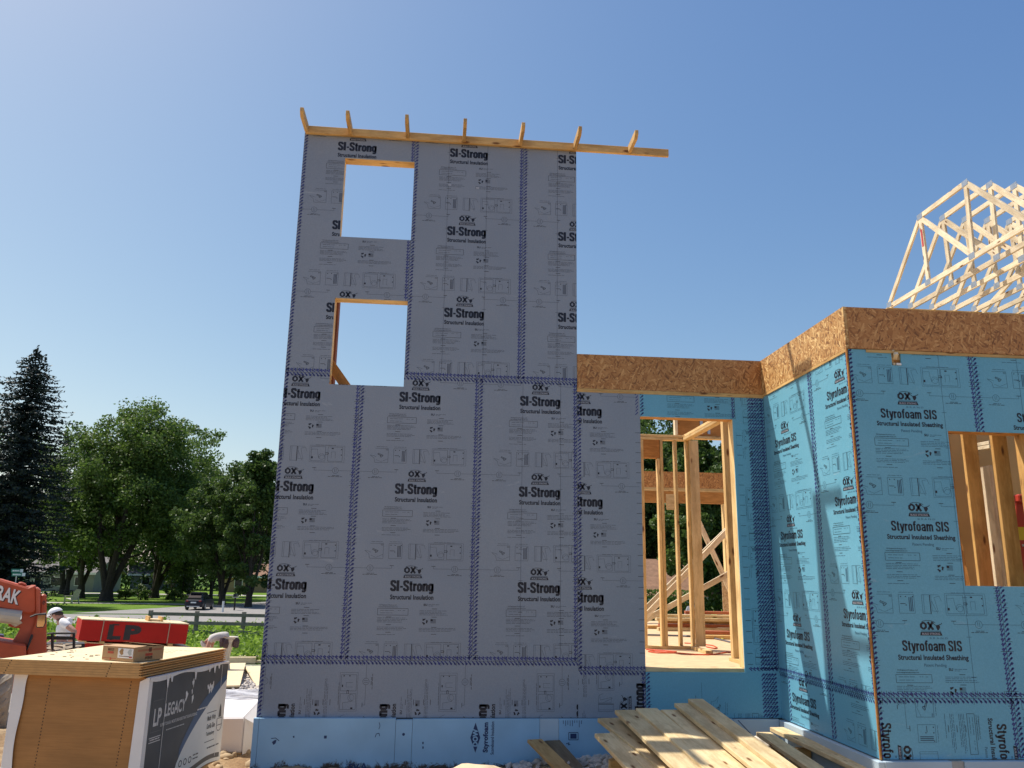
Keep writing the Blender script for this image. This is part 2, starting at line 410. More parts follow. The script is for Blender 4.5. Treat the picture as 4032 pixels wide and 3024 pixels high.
def pattern(kind):
    P = Flat(); rg = random.Random(5)
    if kind == 'grey':
        heavy(P, 'SI-Strong', 0, 0, 0.425, 0.103, 0.215)
        P.text('Structural Insulation', 0, -0.108, 0.422, 0.047, 0, 0.034)
        oy, by = 0.150, 0.088
    else:
        heavy(P, 'Styrofoam SIS', 0, 0, 0.50, 0.082, 0.165)
        P.text('Structural Insulated Sheathing', 0, -0.094, 0.585, 0.052, 0, 0.030)
        P.text('Patent Pending', 0.01, -0.15, 0.185, 0.030, 1, 0.0)
        P.text('B R A N D', 0.06, 0.058, 0.15, 0.013, 3, 0.0)
        oy, by = 0.152, 0.092
    heavy(P, 'OX', -0.028, oy, 0.118, 0.060, 0.235)
    # horned head beside the letters, swoosh over them
    P.poly([(0.045, oy+0.004), (0.075, oy+0.010), (0.082, oy-0.008), (0.070, oy-0.030), (0.058, oy-0.034), (0.050, oy-0.018)], 0)
    P.path([(0.045, oy+0.004), (0.030, oy+0.014), (0.024, oy+0.024)], 0.005, 0); P.path([(0.075, oy+0.010), (0.090, oy+0.012), (0.098, oy+0.022)], 0.005, 0)
    P.ring(-0.02, oy+0.012, 0.068, 0.004, 0, 14, 0.35, 2.4, 0.42)
    P.rect(-0.08, oy-0.043, 0.085, oy-0.038, 1)
    P.poly([(-0.092, by-0.014), (0.094, by-0.014), (0.084, by+0.013), (-0.085, by+0.013)], 0)
    P.text('BUILD STRONG', 0, by-0.001, 0.150, 0.016, 2, 0.03)
    ty = -0.185
    P.text('OX Engineered Products, LLC', -0.225, ty, 0.17, 0.013, 0, 0.005)
    P.text('www.oxengineeredproducts.com', -0.225, ty-0.017, 0.185, 0.013, 0, 0.005)
    P.frame(-0.325, -0.278, -0.03, -0.216, 0.0028, 0)
    P.dash(-0.30, -0.16, -0.236, rg); P.dash(-0.30, -0.18, -0.260, rg); P.dash(-0.13, -0.10, -0.236, rg); P.dash(-0.08, -0.06, -0.236, rg)
    for y in (-0.306, -0.319, -0.332, -0.345): P.dash(-0.325, rg.uniform(-0.10, -0.03), y, rg)
    for y in (-0.392, -0.405, -0.418): P.dash(-0.325, rg.uniform(-0.08, 0.0), y, rg)
    P.dash(-0.325, -0.14, -0.462, rg)
    for y in (-0.298, -0.37, -0.44): P.rect(-0.24, y, -0.19, y+0.004, 0)
    P.text('SU', 0.135, -0.178, 0.036, 0.021, 0, 0.03)
    P.dash(0.165, 0.27, -0.178, rg); P.dash(0.165, 0.21, -0.19, rg)
    for y in (-0.236, -0.249, -0.262, -0.275): P.dash(0.08, rg.uniform(0.25, 0.38), y, rg)
    for a in (0, 2.094, 4.189):                                   # recycling arrows
        x, y, r = 0.135, -0.335, 0.024
        pt = lambda t, q: (x+q*math.cos(a+t), y+q*math.sin(a+t))
        P.poly([pt(-0.75, r*.62), pt(-0.75, r*1.2), pt(0.15, r*1.25), pt(0.15, r*1.5), pt(0.75, r*0.95), pt(0.15, r*0.4), pt(0.15, r*0.62)], 0)
    P.rect(0.19, -0.333, 0.212, -0.312, 0)
    for i in range(5): P.rect(0.19 if i > 2 else 0.212, -0.316-i*0.0085, 0.243, -0.312-i*0.0085, 1)
    for y in (-0.40, -0.413, -0.426): P.dash(0.08, rg.uniform(0.3, 0.44), y, rg)
    for y in (-0.218, -0.295, -0.39, -0.455): P.rect(0.20, y, 0.25, y+0.004, 0)
    # row of four diagrams
    t, q = -0.545, -0.69
    P.path([(-0.43, t), (-0.30, t), (-0.30, q), (-0.43, q), (-0.44, q+.045), (-0.48, q+.075), (-0.45, q+.07), (-0.42, q+.06)], 0.0024)
    P.text('02', -0.315, t-0.012, 0.022, 0.012, 0); P.path([(-0.40, t-.05), (-0.35, t-.07), (-0.355, t-.08), (-0.405, t-.06), (-0.40, t-.05)], 0.004, 0)
    P.path([(-0.38, t-.065), (-0.375, t-.09), (-0.36, t-.085)], 0.004, 0); P.path([(-0.42, q+.03), (-0.37, q+.01), (-0.30, q+.04)], 0.002)
    P.frame(-0.245, q, -0.115, t, 0.0024)
    for i in range(6): P.rect(-0.20+i*0.013, q+0.015, -0.193+i*0.013, t-0.02, 1) if i > 2 else None
    P.rect(-0.235, (t+q)/2, -0.19, (t+q)/2+0.004, 0)
    for x, y in ((-0.23, t-.02), (-0.19, t-.02), (-0.13, t-.02), (-0.19, q+.06)): P.rect(x, y, x+.008, y+.008, 0)
    P.frame(-0.05, q, 0.018, t, 0.0024); P.line(-0.035, q, -0.035, t); P.line(0.018, q-0.005, 0.018, t, 0.006, 0)
    P.path([(0.03, t), (0.03, q+.02), (0.08, q+.015), (0.055, t-.02), (0.10, t-.01), (0.115, t-.05)], 0.002)
    P.line(0.02, t, 0.095, t); P.line(0.03, q+.1, 0.075, q, 0.002)
    P.frame(0.145, q-0.012, 0.49, t+0.012, 0.0018)
    P.frame(0.16, q, 0.30, t, 0.0026); P.frame(0.325, q, 0.47, t, 0.0026)
    P.rect(0.163, q+.025, 0.178, q+.045, 0)
    P.path([(0.16, t-.03), (0.22, t-.025), (0.225, t-.07), (0.235, q+.03), (0.26, q+.06), (0.30, q+.05)], 0.002)
    P.ring(0.265, q+.045, 0.03, 0.002, 1, 10); P.path([(0.30, t-.06), (0.33, t-.06), (0.33, t-.075), (0.30, t-.075)], 0.004, 0)
    for x, y in ((0.455, t-.03), (0.455, q+.06), (0.36, t-.02), (0.37, t-.02)): P.rect(x, y, x+.01, y+.01, 0)
    P.path([(0.36, q+.03), (0.36, t-.05), (0.40, t-.05), (0.40, q+.03)], 0.002)
    for x0, x1 in ((-0.42, -0.31), (-0.24, -0.12), (0.20, 0.40)): P.dash(x0, x1, t+0.016, rg, 0.003)
    # fastener circles
    for sx in (-0.42, 0.41):
        P.ring(sx, 0.165, 0.030, 0.0028, 1, 16); P.line(sx-.008, 0.147, sx-.008, 0.183, 0.003); P.line(sx+.008, 0.147, sx+.008, 0.183, 0.003)
        d = 1 if sx < 0 else -1
        P.line(sx+d*.03, 0.165, sx+d*.21, 0.165, 0.0024); P.line(sx+d*.21, 0.165, sx+d*.21, 0.19, 0.0024); P.line(sx+d*.19, 0.19, sx+d*.23, 0.19, 0.004, 0)
        P.line(sx-d*.03, 0.165, sx-d*.19, 0.165, 0.0024)
        P.dash(sx-.03, sx+.04, 0.113, rg, 0.004, 0); P.dash(sx-.07, sx+.07, 0.102, rg, 0.004, 0)
    return P
PAT = {k: pattern(k) for k in ('grey', 'blue')}
PITCH = 0.945

def sheathing(name, O, ux, uz, n, rect, base, parent, holes=(), prints=(), edges='', extra=None, th=0.014, ticks=(), studs=(), rows=()):
    """one sheet of sheathing as one mesh. O origin, ux/uz in-plane axes, n outward normal, rect=(u0,u1,v0,v1)."""
    O, ux, uz, n = map(Vector, (O, ux, uz, n))
    u0, u1, v0, v1 = rect
    us = sorted({u0, u1, *[min(max(h[i], u0), u1) for h in holes for i in (0, 1)]})
    vs = sorted({v0, v1, *[min(max(h[i], v0), v1) for h in holes for i in (2, 3)]})
    def solid(i, j):
        if i < 0 or j < 0 or i >= len(us)-1 or j >= len(vs)-1: return False
        a, c = (us[i]+us[i+1])/2, (vs[j]+vs[j+1])/2
        return not any(h[0] < a < h[1] and h[2] < c < h[3] for h in holes)
    mb = MB()
    P3 = lambda u, v, t=0.0: O+ux*u+uz*v+n*t
    def q(pts):
        mb.add(pts, [(0, 1, 2, 3)], 0)
    for i in range(len(us)-1):
        for j in range(len(vs)-1):
            if not solid(i, j): continue
            a, b_, c, d = us[i], us[i+1], vs[j], vs[j+1]
            q([P3(a, c), P3(b_, c), P3(b_, d), P3(a, d)]); q([P3(a, c, -th), P3(a, d, -th), P3(b_, d, -th), P3(b_, c, -th)])
            if not solid(i-1, j): q([P3(a, c), P3(a, d), P3(a, d, -th), P3(a, c, -th)])
            if not solid(i+1, j): q([P3(b_, c, -th), P3(b_, d, -th), P3(b_, d), P3(b_, c)])
            if not solid(i, j-1): q([P3(a, c), P3(a, c, -th), P3(b_, c, -th), P3(b_, c)])
            if not solid(i, j+1): q([P3(a, d, -th), P3(a, d), P3(b_, d), P3(b_, d, -th)])
    F = Flat()
    for kind, cx, cz, rot in prints:
        c, s = math.cos(rot), math.sin(rot); p = PAT[kind]
        F.add([(cx+x*c-y*s, cz+x*s+y*c) for x, y in p.v], p.f, 0)
        F.m[-len(p.m):] = p.m
    def marks(a, c, at, vert, side):
        rg = random.Random(hash((round(a, 3), round(at, 3), side)) & 0xffff)
        t = a+0.01
        while t < c-0.02:
            for k, (o0, ln, wd) in enumerate(((0.006, 0.040, 0.0105), (0.024, 0.024, 0.013))):
                s0 = t+k*0.015+rg.uniform(-.003, .003); e0, e1 = at+side*o0, at+side*(o0+ln*0.62)
                dl = 0.030 if k == 0 else 0.016
                if vert: F.line(e0 if side > 0 else e1, s0, e1 if side > 0 else e0, s0+dl, wd, 4)
                else: F.line(s0+dl, e0 if side > 0 else e1, s0, e1 if side > 0 else e0, wd, 4)
            if rg.random() < 0.3:
                (F.rect(at, t, at+side*0.055, t+0.003, 0) if vert else F.rect(t, at, t+0.003, at+side*0.05, 0))
            t += 0.0375
    if 'R' in edges: F.rect(u1-.004, v0, u1, v1, 0)
    if 'T' in edges: F.rect(u0, v1-.004, u1, v1, 0)
    if 'L' in edges: marks(v0, v1, u0, True, 1)
    if 'R' in edges: marks(v0, v1, u1, True, -1)
    if 'B' in edges: marks(u0, u1, v0, False, 1)
    if 'T' in edges: marks(u0, u1, v1, False, -1)
    for at, side in rows: marks(v0, v1, at, True, side)
    for at, a, c, side in ticks:
        t = a
        while t < c:
            F.rect(at, t, at+side*0.055, t+0.004, 0); t += 0.105
    for at in studs:
        t = v0
        while t < v1-.02:
            F.rect(at, t, at+0.0028, min(t+0.30, v1), 1); F.rect(at-.02, t+.15, at+.022, t+.153, 1); t += 0.305
    if extra: extra(F)
    if F.f:
        bm = bmesh.new()
        bv = [bm.verts.new((x, y, 0)) for x, y in F.v]
        for f, mi in zip(F.f, F.m):
            try:
                k = bm.faces.new([bv[i] for i in f]); k.material_index = mi
            except ValueError: pass
        def cut(co, no, clear):
            bmesh.ops.bisect_plane(bm, geom=bm.verts[:]+bm.edges[:]+bm.faces[:], dist=1e-6, plane_co=co, plane_no=no, clear_outer=clear, clear_inner=False)
        cut((u0+.001, 0, 0), (-1, 0, 0), True); cut((u1-.001, 0, 0), (1, 0, 0), True)
        cut((0, v0+.001, 0), (0, -1, 0), True); cut((0, v1-.001, 0), (0, 1, 0), True)
        for h in holes:
            cut((h[0]-.001, 0, 0), (1, 0, 0), False); cut((h[1]+.001, 0, 0), (1, 0, 0), False); cut((0, h[2]-.001, 0), (0, 1, 0), False); cut((0, h[3]+.001, 0), (0, 1, 0), False)
            dead = [f for f in bm.faces if h[0]-.001 <= f.calc_center_median().x <= h[1]+.001 and h[2]-.001 <= f.calc_center_median().y <= h[3]+.001]
            bmesh.ops.delete(bm, geom=dead, context='FACES')
        bm.verts.index_update(); k = len(mb.v)
        lift = {0: 0.0012, 1: 0.0009, 2: 0.0018, 3: 0.0009, 4: 0.0012}
        for f in bm.faces:
            f.normal_update()
            ids = [v.co for v in f.verts]
            if f.normal.z < 0: ids = ids[::-1]
            mb.add([P3(c.x, c.y, lift[f.material_index]) for c in ids], [tuple(range(len(ids)))], f.material_index+1)
        bm.free()
    fine = M_FINE if base is M_GREY else M_FINEB
    return mb.build(name, [base, M_INK, fine, M_KNOCK, fine, M_SEAM], parent, loc=P3((u0+u1)/2, (v0+v1)/2))
# ------------------------------------------------------------------ the unfinished house
X1, X2, XT, XW0, XW1, XC, YB = 0.775, 2.000, 3.036, 3.708, 4.715, 5.066, -1.832
Z0, ZR, ZM, ZTOP, ZP, ZO = 0.0, 0.519, 3.334, 6.135, 3.265, 3.641
ZRB = 0.436
HOUSE = thing('unfinished_house', (2.5, 0, -0.47), 'unfinished timber house in printed grey and blue sheathing with a tall bare end wall', 'house')
FX, FZ, FN = (1, 0, 0), (0, 0, 1), (0, -1, 0)
GZ = [4.046, 3.110, 2.162, 1.214, 0.269]
def gp(cx, zs): return [('grey', cx, z, 0) for z in zs]
def bp(cx, zs): return [('blue', cx, z, 0) for z in zs]
W2 = (0.454, 1.216, 3.217, 4.155); W1 = (0.457, 1.219, 4.851, 5.785)
def bits1(F):
    for x, z in ((1.60, 5.52), (1.91, 5.50)): F.rect(x, z, x+0.035, z+0.02, 2)
S = lambda *a, **k: sheathing('sheathing_panel', *a, parent=HOUSE, **k)
O0 = (0, 0, 0)
UZ = [5.925, 4.984, 4.046, 3.10, 6.87]
S(O0, FX, FZ, FN, (0, 1.219, ZM, ZTOP), M_GREY, holes=[W1, W2], prints=gp(0.585, UZ), edges='LRB')
S(O0, FX, FZ, FN, (1.219, 2.438, ZM, ZTOP), M_GREY, prints=gp(1.822, UZ), edges='LRB', studs=(1.60, 2.03), extra=bits1)
S(O0, FX, FZ, FN, (2.438, XT, ZM, ZTOP), M_GREY, prints=gp(3.045, UZ), edges='LB', studs=(2.82,))
S(O0, FX, FZ, FN, (0, X1, ZR, ZM), M_GREY, holes=[W2], prints=gp(0.165, GZ), edges='LRTB')
S(O0, FX, FZ, FN, (X1, X2, ZR, ZM), M_GREY, holes=[W2], prints=gp(1.393, GZ), edges='LRTB')
S(O0, FX, FZ, FN, (X2, XT, ZR, ZM), M_GREY, prints=gp(2.647, GZ), edges='LRTB', studs=(2.46, 2.86))
S(O0, FX, FZ, FN, (XT, XW0, ZRB, ZP), M_GREY, prints=gp(3.088, [z-.085 for z in GZ]), edges='LB', rows=(), ticks=((XW0-.056, 0.6, 2.9, 1),),
  extra=lambda F: [F.line(XW0-.05+.004*(i % 3), 3.0+.036*i, XW0-.02, 3.03+.036*i, .009, 4) for i in range(7)])
RX = [0.215+0.943*i for i in range(-1, 4)]
S(O0, FX, FZ, FN, (0, XT, Z0, ZR), M_GREY, prints=[('grey', x, -0.085, math.pi/2) for x in RX], edges='LT')
S(O0, FX, FZ, FN, (XT, XW0, Z0, ZRB), M_GREY, prints=[('grey', 3.635, 0.110, math.pi/2), ('grey', 2.69, 0.11, math.pi/2)], edges='RT')
BW = (XW0, XW1, 0.4251, 2.986)
S(O0, FX, FZ, FN, (XW0, 4.745, 2.986, ZP), M_BLUE, prints=bp(4.33, [3.435]), edges='LR')
S(O0, FX, FZ, FN, (4.745, XC, ZRB, ZP), M_BLUE, holes=[], prints=[('blue', 4.285, z, math.pi/2) for z in (0.55, 1.77, 2.99)], edges='RB',
  rows=((4.875, 1), (4.905, 1), (4.935, 1), (4.965, 1), (4.995, 1)), ticks=((4.747, 0.5, 2.9, 1),))
S(O0, FX, FZ, FN, (XW1, 4.745, ZRB, 2.986), M_BLUE)
S(O0, FX, FZ, FN, (XW0, XC, Z0, ZRB), M_BLUE, holes=[(XW0-.1, XW1, 0.4251, 1)], prints=[('blue', 4.10, -0.28, -math.pi/2), ('blue', 5.045, -0.28, -math.pi/2)], edges='L',
  rows=((4.875, 1), (4.905, 1), (4.935, 1), (4.965, 1), (4.995, 1)), ticks=())
# side of the projecting bay (u runs from the inner to the outer corner)
SX, SN, OS = (0, -1, 0), (-1, 0, 0), (XC, 0, 0)
S(OS, SX, FZ, SN, (0.0, 1.10, 0.44, ZP), M_BLUE, prints=bp(0.49, [3.63, 2.69, 1.757, 0.82]), edges='RB', studs=())
S(OS, SX, FZ, SN, (1.10, 1.832, 0.44, ZP), M_BLUE, prints=bp(1.668, [3.87, 2.935, 1.995, 1.06, .12]), edges='LRB')
S(OS, SX, FZ, SN, (0.0, 1.832, 0.0, 0.44), M_BLUE, prints=bp(0.53, [0.24])+bp(1.75, [.24+.5]), edges='T', rows=((1.09, -1), (1.09, 1), (.2, 1)))
# front of the bay
OB = (0, YB, 0); BWH = (5.900, 6.605, 1.302, 2.577); NT = (5.462, 5.545, 3.135, 3.30)
BZ = [3.66, 2.712, 1.772, 0.835, -0.10]
S(OB, FX, FZ, FN, (XC, 6.192, 0.447, ZP), M_BLUE, holes=[BWH, NT], prints=bp(5.568, BZ), edges='LRB', studs=(5.883,))
S(OB, FX, FZ, FN, (6.192, 7.411, 0.447, ZP), M_BLUE, holes=[BWH], prints=bp(6.79, BZ), edges='LRB', studs=(6.6,))
S(OB, FX, FZ, FN, (7.411, 9.2, 0.447, ZP), M_BLUE, prints=bp(8.01, BZ), edges='LB')
S(OB, FX, FZ, FN, (XC, 6.20, 0.0, 0.447), M_BLUE, prints=[('blue', 5.128, 0.012, -math.pi/2), ('blue', 6.07, 0.005, -math.pi/2)], edges='LRT')
S(OB, FX, FZ, FN, (6.20, 9.2, 0.0, 0.447), M_BLUE, prints=[('blue', 6.95, 0.06, -math.pi/2), ('blue', 7.9, 0.06, -math.pi/2)], edges='LT')
MB().box((XC-.012, YB-.012, 0), (XC+.001, YB+.004, ZP)).build('corner_strip', M_LVL, HOUSE)

# strand-board rim above the first storey, plates below it
def slab(name, lo, hi, m, p=HOUSE, bev=0.0):
    c = [(a+b)/2 for a, b in zip(lo, hi)]
    return MB().box(lo, hi).build(name, m, p, loc=c, bev=bev)
slab('rim_board', (XT+.003, -0.008, ZP+.002), (XC-.012, 0.03, ZO), M_OSB)
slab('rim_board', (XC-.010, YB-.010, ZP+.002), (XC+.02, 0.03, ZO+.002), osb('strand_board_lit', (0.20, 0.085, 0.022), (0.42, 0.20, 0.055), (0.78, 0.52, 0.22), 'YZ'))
slab('rim_board', (XC+.021, YB-.012, ZP+.004), (6.39, YB+.02, ZO), M_OSB)
slab('rim_board', (6.393, YB-.012, ZP+.004), (9.2, YB+.02, ZO-.002), M_OSB)
member('top_plate', (XT, 0.064, ZP-.019), (XC, 0.064, ZP-.019), 0.14, 0.038, M_PINE, HOUSE)
member('plate_edge', (XT, -0.004, ZP-.012), (XC-.01, -0.004, ZP-.012), 0.008, 0.024, M_PINE, HOUSE, bev=0)
member('plate_edge', (XC-.005, 0, ZP-.012), (XC-.005, YB, ZP-.012), 0.010, 0.024, M_PINE, HOUSE, bev=0)
member('plate_edge', (XC+.17, YB-.004, ZP-.012), (9.2, YB-.004, ZP-.012), 0.008, 0.024, M_PINE, HOUSE, bev=0)

# tall wall: eave board, lookouts, framing behind
member('eave_board', (0.012, -0.021, 6.085), (4.10, -0.021, 6.064), 0.038, 0.089, M_PINE, HOUSE)
for x in (0.024, 0.504, 1.133, 1.760, 2.393, 3.017, 3.645):
    zc = 6.085-0.021*x/4.1
    o = MB().prism([(-0.041, zc+.052), (-0.041, zc-.037), (-0.34, zc-.037), (-0.385, zc+.006), (-0.385, zc+.052)], 'x', x-.019, x+.019).build('lookout', M_PINE, HOUSE, loc=(x, -.2, zc))
    o.data.transform(Matrix.Rotation(rad(90), 4, 'Z')); o.rotation_euler = (0, 0, rad(-90)); o.matrix_parent_inverse = pmat(HOUSE).inverted()
    bevel(o, 0.003)
YS = 0.015
def stud(x, z0, z1, y0=YS, d=0.14, m=None, w=0.038, name='stud'):
    return member(name, (x, y0+d/2, z0), (x, y0+d/2, z1), w, d, m or M_STUD, HOUSE, up=(0, 1, 0))
def plate(x0, x1, z, y0=YS, d=0.14, name='plate', m=None, t=0.038):
    return member(name, (x0, y0+d/2, z), (x1, y0+d/2, z), d, t, m or M_STUD, HOUSE)
for z in (6.095, 6.055): plate(0.0, XT, z)
for x in (0.02, 1.26, 1.65, 2.06, 2.46, 2.86, 3.015): stud(x, ZM, 6.035)
for x in (0.435, 1.238): stud(x, ZM, 6.035)
for z in (4.175, 4.832): plate(0.455, 1.218, z)
plate(0.455, 1.218, 3.198)
MB().box((0.455, YS, 4.195), (1.218, YS+.14, 4.42)).build('window_header', M_LVL, HOUSE, loc=(.84, .1, 4.3))
MB().box((0.455, YS, 5.787), (1.218, YS+.14, 6.02)).build('window_header', M_PINE, HOUSE, loc=(.84, .1, 5.9))
for x in (0.02, 0.41, 1.24, 1.6, 2.0, 2.4, 2.8, 3.015): stud(x, 0.465, ZM-.08)
stud(0.775, .465, 3.17)
for z in (ZM-.02, ZM-.06): plate(0.0, .452, z); plate(1.22, XT, z)
member('corner_post', (0.415, 0.48, 0.46), (0.415, 0.48, 5.0), 0.05, 0.14, wood('weathered_post', (0.16, 0.05, 0.025), (0.26, 0.09, 0.04)), HOUSE, up=(0, 1, 0))
a, c = aty(1305, 1440, .19), aty(1375, 1540, .19)
d = (c-a).normalized(); member('wall_brace', a-d*0.25, c+d*1.3, 0.038, 0.10, M_LVL, HOUSE, up=(0.7, 0, 0.7))

# framing round the big opening
plate(XW0-.1, XC, 0.444, name='sill_plate', m=M_SPF)
for x in (XW0-.02, XW0-.06, XW1+.021, XW1+.06, XC-.03): stud(x, 0.465, ZP-.04)
MB().box((XW0, YS, 2.987), (XW1, YS+.14, 3.225)).build('opening_header', M_LVL, HOUSE, loc=(4.2, .1, 3.1))
for x in (XT+.02, 3.3): stud(x, 0.465, ZP-.04)
# floor deck on rim joists
slab('floor_deck', (0.02, 0.16, 0.395), (11.0, 9.6, 0.424), M_DECK)
slab('floor_deck', (XC+.17, YB+.02, 0.395), (11.0, 0.155, 0.424), M_DECK)
slab('floor_rim', (0.02, 0.02, 0.02), (XC, 0.06, 0.394), M_OSB)
slab('floor_rim', (XC+.02, YB+.02, 0.02), (11.0, YB+.06, 0.394), M_OSB)
slab('floor_rim', (0.0, 9.56, -0.6), (11.0, 9.62, 0.394), M_OSB)

# inner wall parallel to the front
YI = 2.6
member('plate', (3.2, YI+.045, 0.444), (5.09, YI+.045, 0.444), 0.089, 0.038, M_STUD, HOUSE)
for z in (ZP-.019, ZP-.058): member('top_plate', (3.2, YI+.045, z), (5.06, YI+.045, z), 0.089, 0.036, M_STUD, HOUSE)
def istud(u, z1=ZP-.078, w=.038, m=None, z0=.464):
    x = aty(u, 1900, YI).x
    return member('stud', (x, YI+.045, z0), (x, YI+.045, z1), w, 0.089, m or M_STUD, HOUSE, up=(0, 1, 0))
istud(2596, 2.93); istud(2608); istud(2664); istud(2711)
istud(2531)
MB().box((3.3, YI+.005, 2.935), (4.63, YI+.085, ZP-.079)).build('inner_header', M_LVL, HOUSE, loc=(4, YI, 3.1))
x = aty(2733, 1900, YI).x
member('corner_post', (x, YI-.03, .464), (x, YI-.03, ZP-.078), 0.125, 0.038, M_SPF, HOUSE, up=(0, 1, 0))
o = MB().box((4.70, YI-.012, 2.23), (4.815, YI-.001, 2.44)).build('nailer_block', M_SPF, HOUSE, loc=(4.76, YI, 2.34))
# inner wall running back from the opening
XI = 4.965
for z in (ZP-.019, ZP-.058): member('top_plate', (XI+.045, 0.16, z), (XI+.045, YI, z), 0.089, 0.036, M_STUD, HOUSE)
member('plate', (XI+.045, 0.16, .444), (XI+.045, 1.15, .444), 0.089, 0.038, M_STUD, HOUSE)
member('plate', (XI+.045, 1.95, .444), (XI+.045, YI, .444), 0.089, 0.038, M_STUD, HOUSE)
for y in (0.20, 1.02, 1.06): member('stud', (XI+.045, y, .464), (XI+.045, y, ZP-.078), 0.089, 0.038, M_STUD, HOUSE, up=(0, 1, 0))
# second-floor beam with joist hangers
MB().box((4.96, 2.80, ZP+.03), (8.5, 2.845, ZO+.06)).build('floor_beam', M_LVL, HOUSE, loc=(6, 2.8, 3.5))
member('beam_plate', (4.96, 2.84, ZP+.01), (8.5, 2.84, ZP+.01), 0.1, 0.038, M_STUD, HOUSE)
member('stud', (4.925, 2.80, ZP), (4.925, 2.80, ZO+.06), 0.04, 0.089, M_TRUSS, HOUSE, up=(0, 1, 0))
for x in (5.30, 5.405): MB().box((x-.02, 2.785, ZP+.06), (x+.02, 2.799, ZO+.04)).build('joist_hanger', M_STEEL, HOUSE)
# far wall
YF = 9.35
MB().box((2.0, YF, ZP+.02), (8.2, YF+.03, ZO)).build('rim_board', M_OSB, HOUSE, loc=(6, YF, 3.4))
for z in (ZP, ZP-.04): member('top_plate', (2.0, YF+.07, z), (11.0, YF+.07, z), 0.14, 0.036, M_STUD, HOUSE)
for x0, x1 in ((2.0, 6.4), (6.405, 7.2), (7.205, 11.0)): MB().box((x0, YF+.005, 2.955), (x1, YF+.12, ZP-.06)).build('far_header', M_LVL, HOUSE, loc=((x0+x1)/2, YF, 3.1))
for x in (7.93, 7.99, 8.4, 8.8, 2.4, 2.8): member('stud', (x, YF+.07, .424), (x, YF+.07, 2.955), 0.038, 0.14, M_STUD, HOUSE, up=(0, 1, 0))
MB().box((7.80, YF-.02, .424), (8.5, YF-.006, 1.33)).build('wall_panel', osb('strand_board_pale', (0.34, 0.2, 0.09), (0.58, 0.40, 0.2), (0.78, 0.62, 0.4)), HOUSE, loc=(8.1, YF, .9))
# temporary braces inside
def brace(a, c, y0, y1, e0=0.0, e1=0.0, m=M_TRUSS):
    p, q = aty(*a, y0), aty(*c, y1); d = (q-p).normalized()
    return member('diagonal_brace', p-d*e0, q+d*e1, 0.038, 0.089, m, HOUSE, up=(-d.z, 0, d.x))
brace((2543, 2425), (2715, 2246), 5.0, 5.0, .42, .95)
brace((2543, 2440), (2871, 2258), 5.4, 5.4, .40, .5)
brace((2764, 2182), (2863, 2086), 5.2, 5.2, 1.4, .4)
brace((2761, 2076), (2845, 2259), 6.2, 6.2, .55, 1.6)

# rear wall of the bay seen through its window (runs front to back)
XB = 6.60
for i, y in enumerate((-1.39, -0.985, -0.58, -0.175)):
    o = member('stud', (XB+.070, y, .464), (XB+.070, y, ZP-.08), 0.140, 0.038, M_BAY, HOUSE, up=(0, 1, 0))
for z in (ZP-.019, ZP-.058): member('top_plate', (XB+.070, YB+.16, z), (XB+.070, 0.3, z), 0.140, 0.036, M_BAY, HOUSE)
member('plate', (XB+.070, YB+.16, .444), (XB+.070, 0.3, .444), 0.140, 0.038, M_BAY, HOUSE)
# bay front wall framing
yb = YB+.015
for x in (XC+.04, 5.47, 5.86, 5.88-.02+.02, 6.626, 6.666, 7.21, 7.6, 8.0): 
    if x != 5.86: stud(x, .464, ZP-.08, yb, m=M_BAY)
plate(XC+.02, 9.2, .444, yb); plate(XC+.02, 9.2, ZP-.058, yb); plate(XC+.02, 9.2, ZP-.019, yb)
plate(5.90, 6.605, 1.283, yb, name='sill_plate', m=M_SPF)
MB().box((5.90, yb, 2.579), (6.605, yb+.14, 2.80)).build('window_header', M_LVL, HOUSE, loc=(6.5, yb, 2.7))
a = aty(3872, 1765, .45); c = aty(3905, 1740, .0)
p_, q_ = aty(3857, 1752, .15), aty(3912, 1742, -.40)
for z in (0.0, -0.042): member('cross_plate', p_+Vector((0, 0, z)), q_+Vector((0, 0, z)), 0.09, 0.037, M_TRUSS, HOUSE)
for x, y in ((7.20, -.40), (7.0, -.72), (7.56, .12)): member('stud', (x, y, .43), (x, y, 2.45), .038, .14, M_TRUSS, HOUSE, up=(0, 1, 0))  # added pale studs, put in to read as sunlit patches between the bay studs
for (x0, y0, x1, y1) in ((6.9, .9, 10.5, .9),):
    for x in np.arange(x0, x1, .406): member('stud', (x, y0, .424), (x, y0, 3.19), 0.038, 0.14, M_BAY, HOUSE, up=(0, 1, 0))
    for z in (3.246, 3.207): member('top_plate', (x0-.1, y0, z), (x1, y0, z), 0.14, 0.036, M_BAY, HOUSE)
member('diagonal_brace', (6.75, -.55, 1.1), (7.15, .25, 2.6), 0.038, 0.14, M_LVL, HOUSE, up=(1, 0, 0))
o = member('nailer_block', (5.52, YB+.10, 3.16), (5.49, YB-.03, 3.235), 0.035, 0.03, M_TRUSS, HOUSE)
o = slab('nailer_block', (5.45, YB+.02, 3.05), (5.56, YB+.06, 3.27), M_LVL)
slab('nailer_block', (5.467, YB-.012, 3.255), (5.487, YB+.01, 3.272), M_TRUSS)
slab('nailer_block', (5.472, YB-.006, 3.137), (5.488, YB+.01, 3.155), M_TRUSS)
slab('nailer_block', (5.500, YB-.006, 3.137), (5.543, YB+.01, 3.155), M_WHITE)

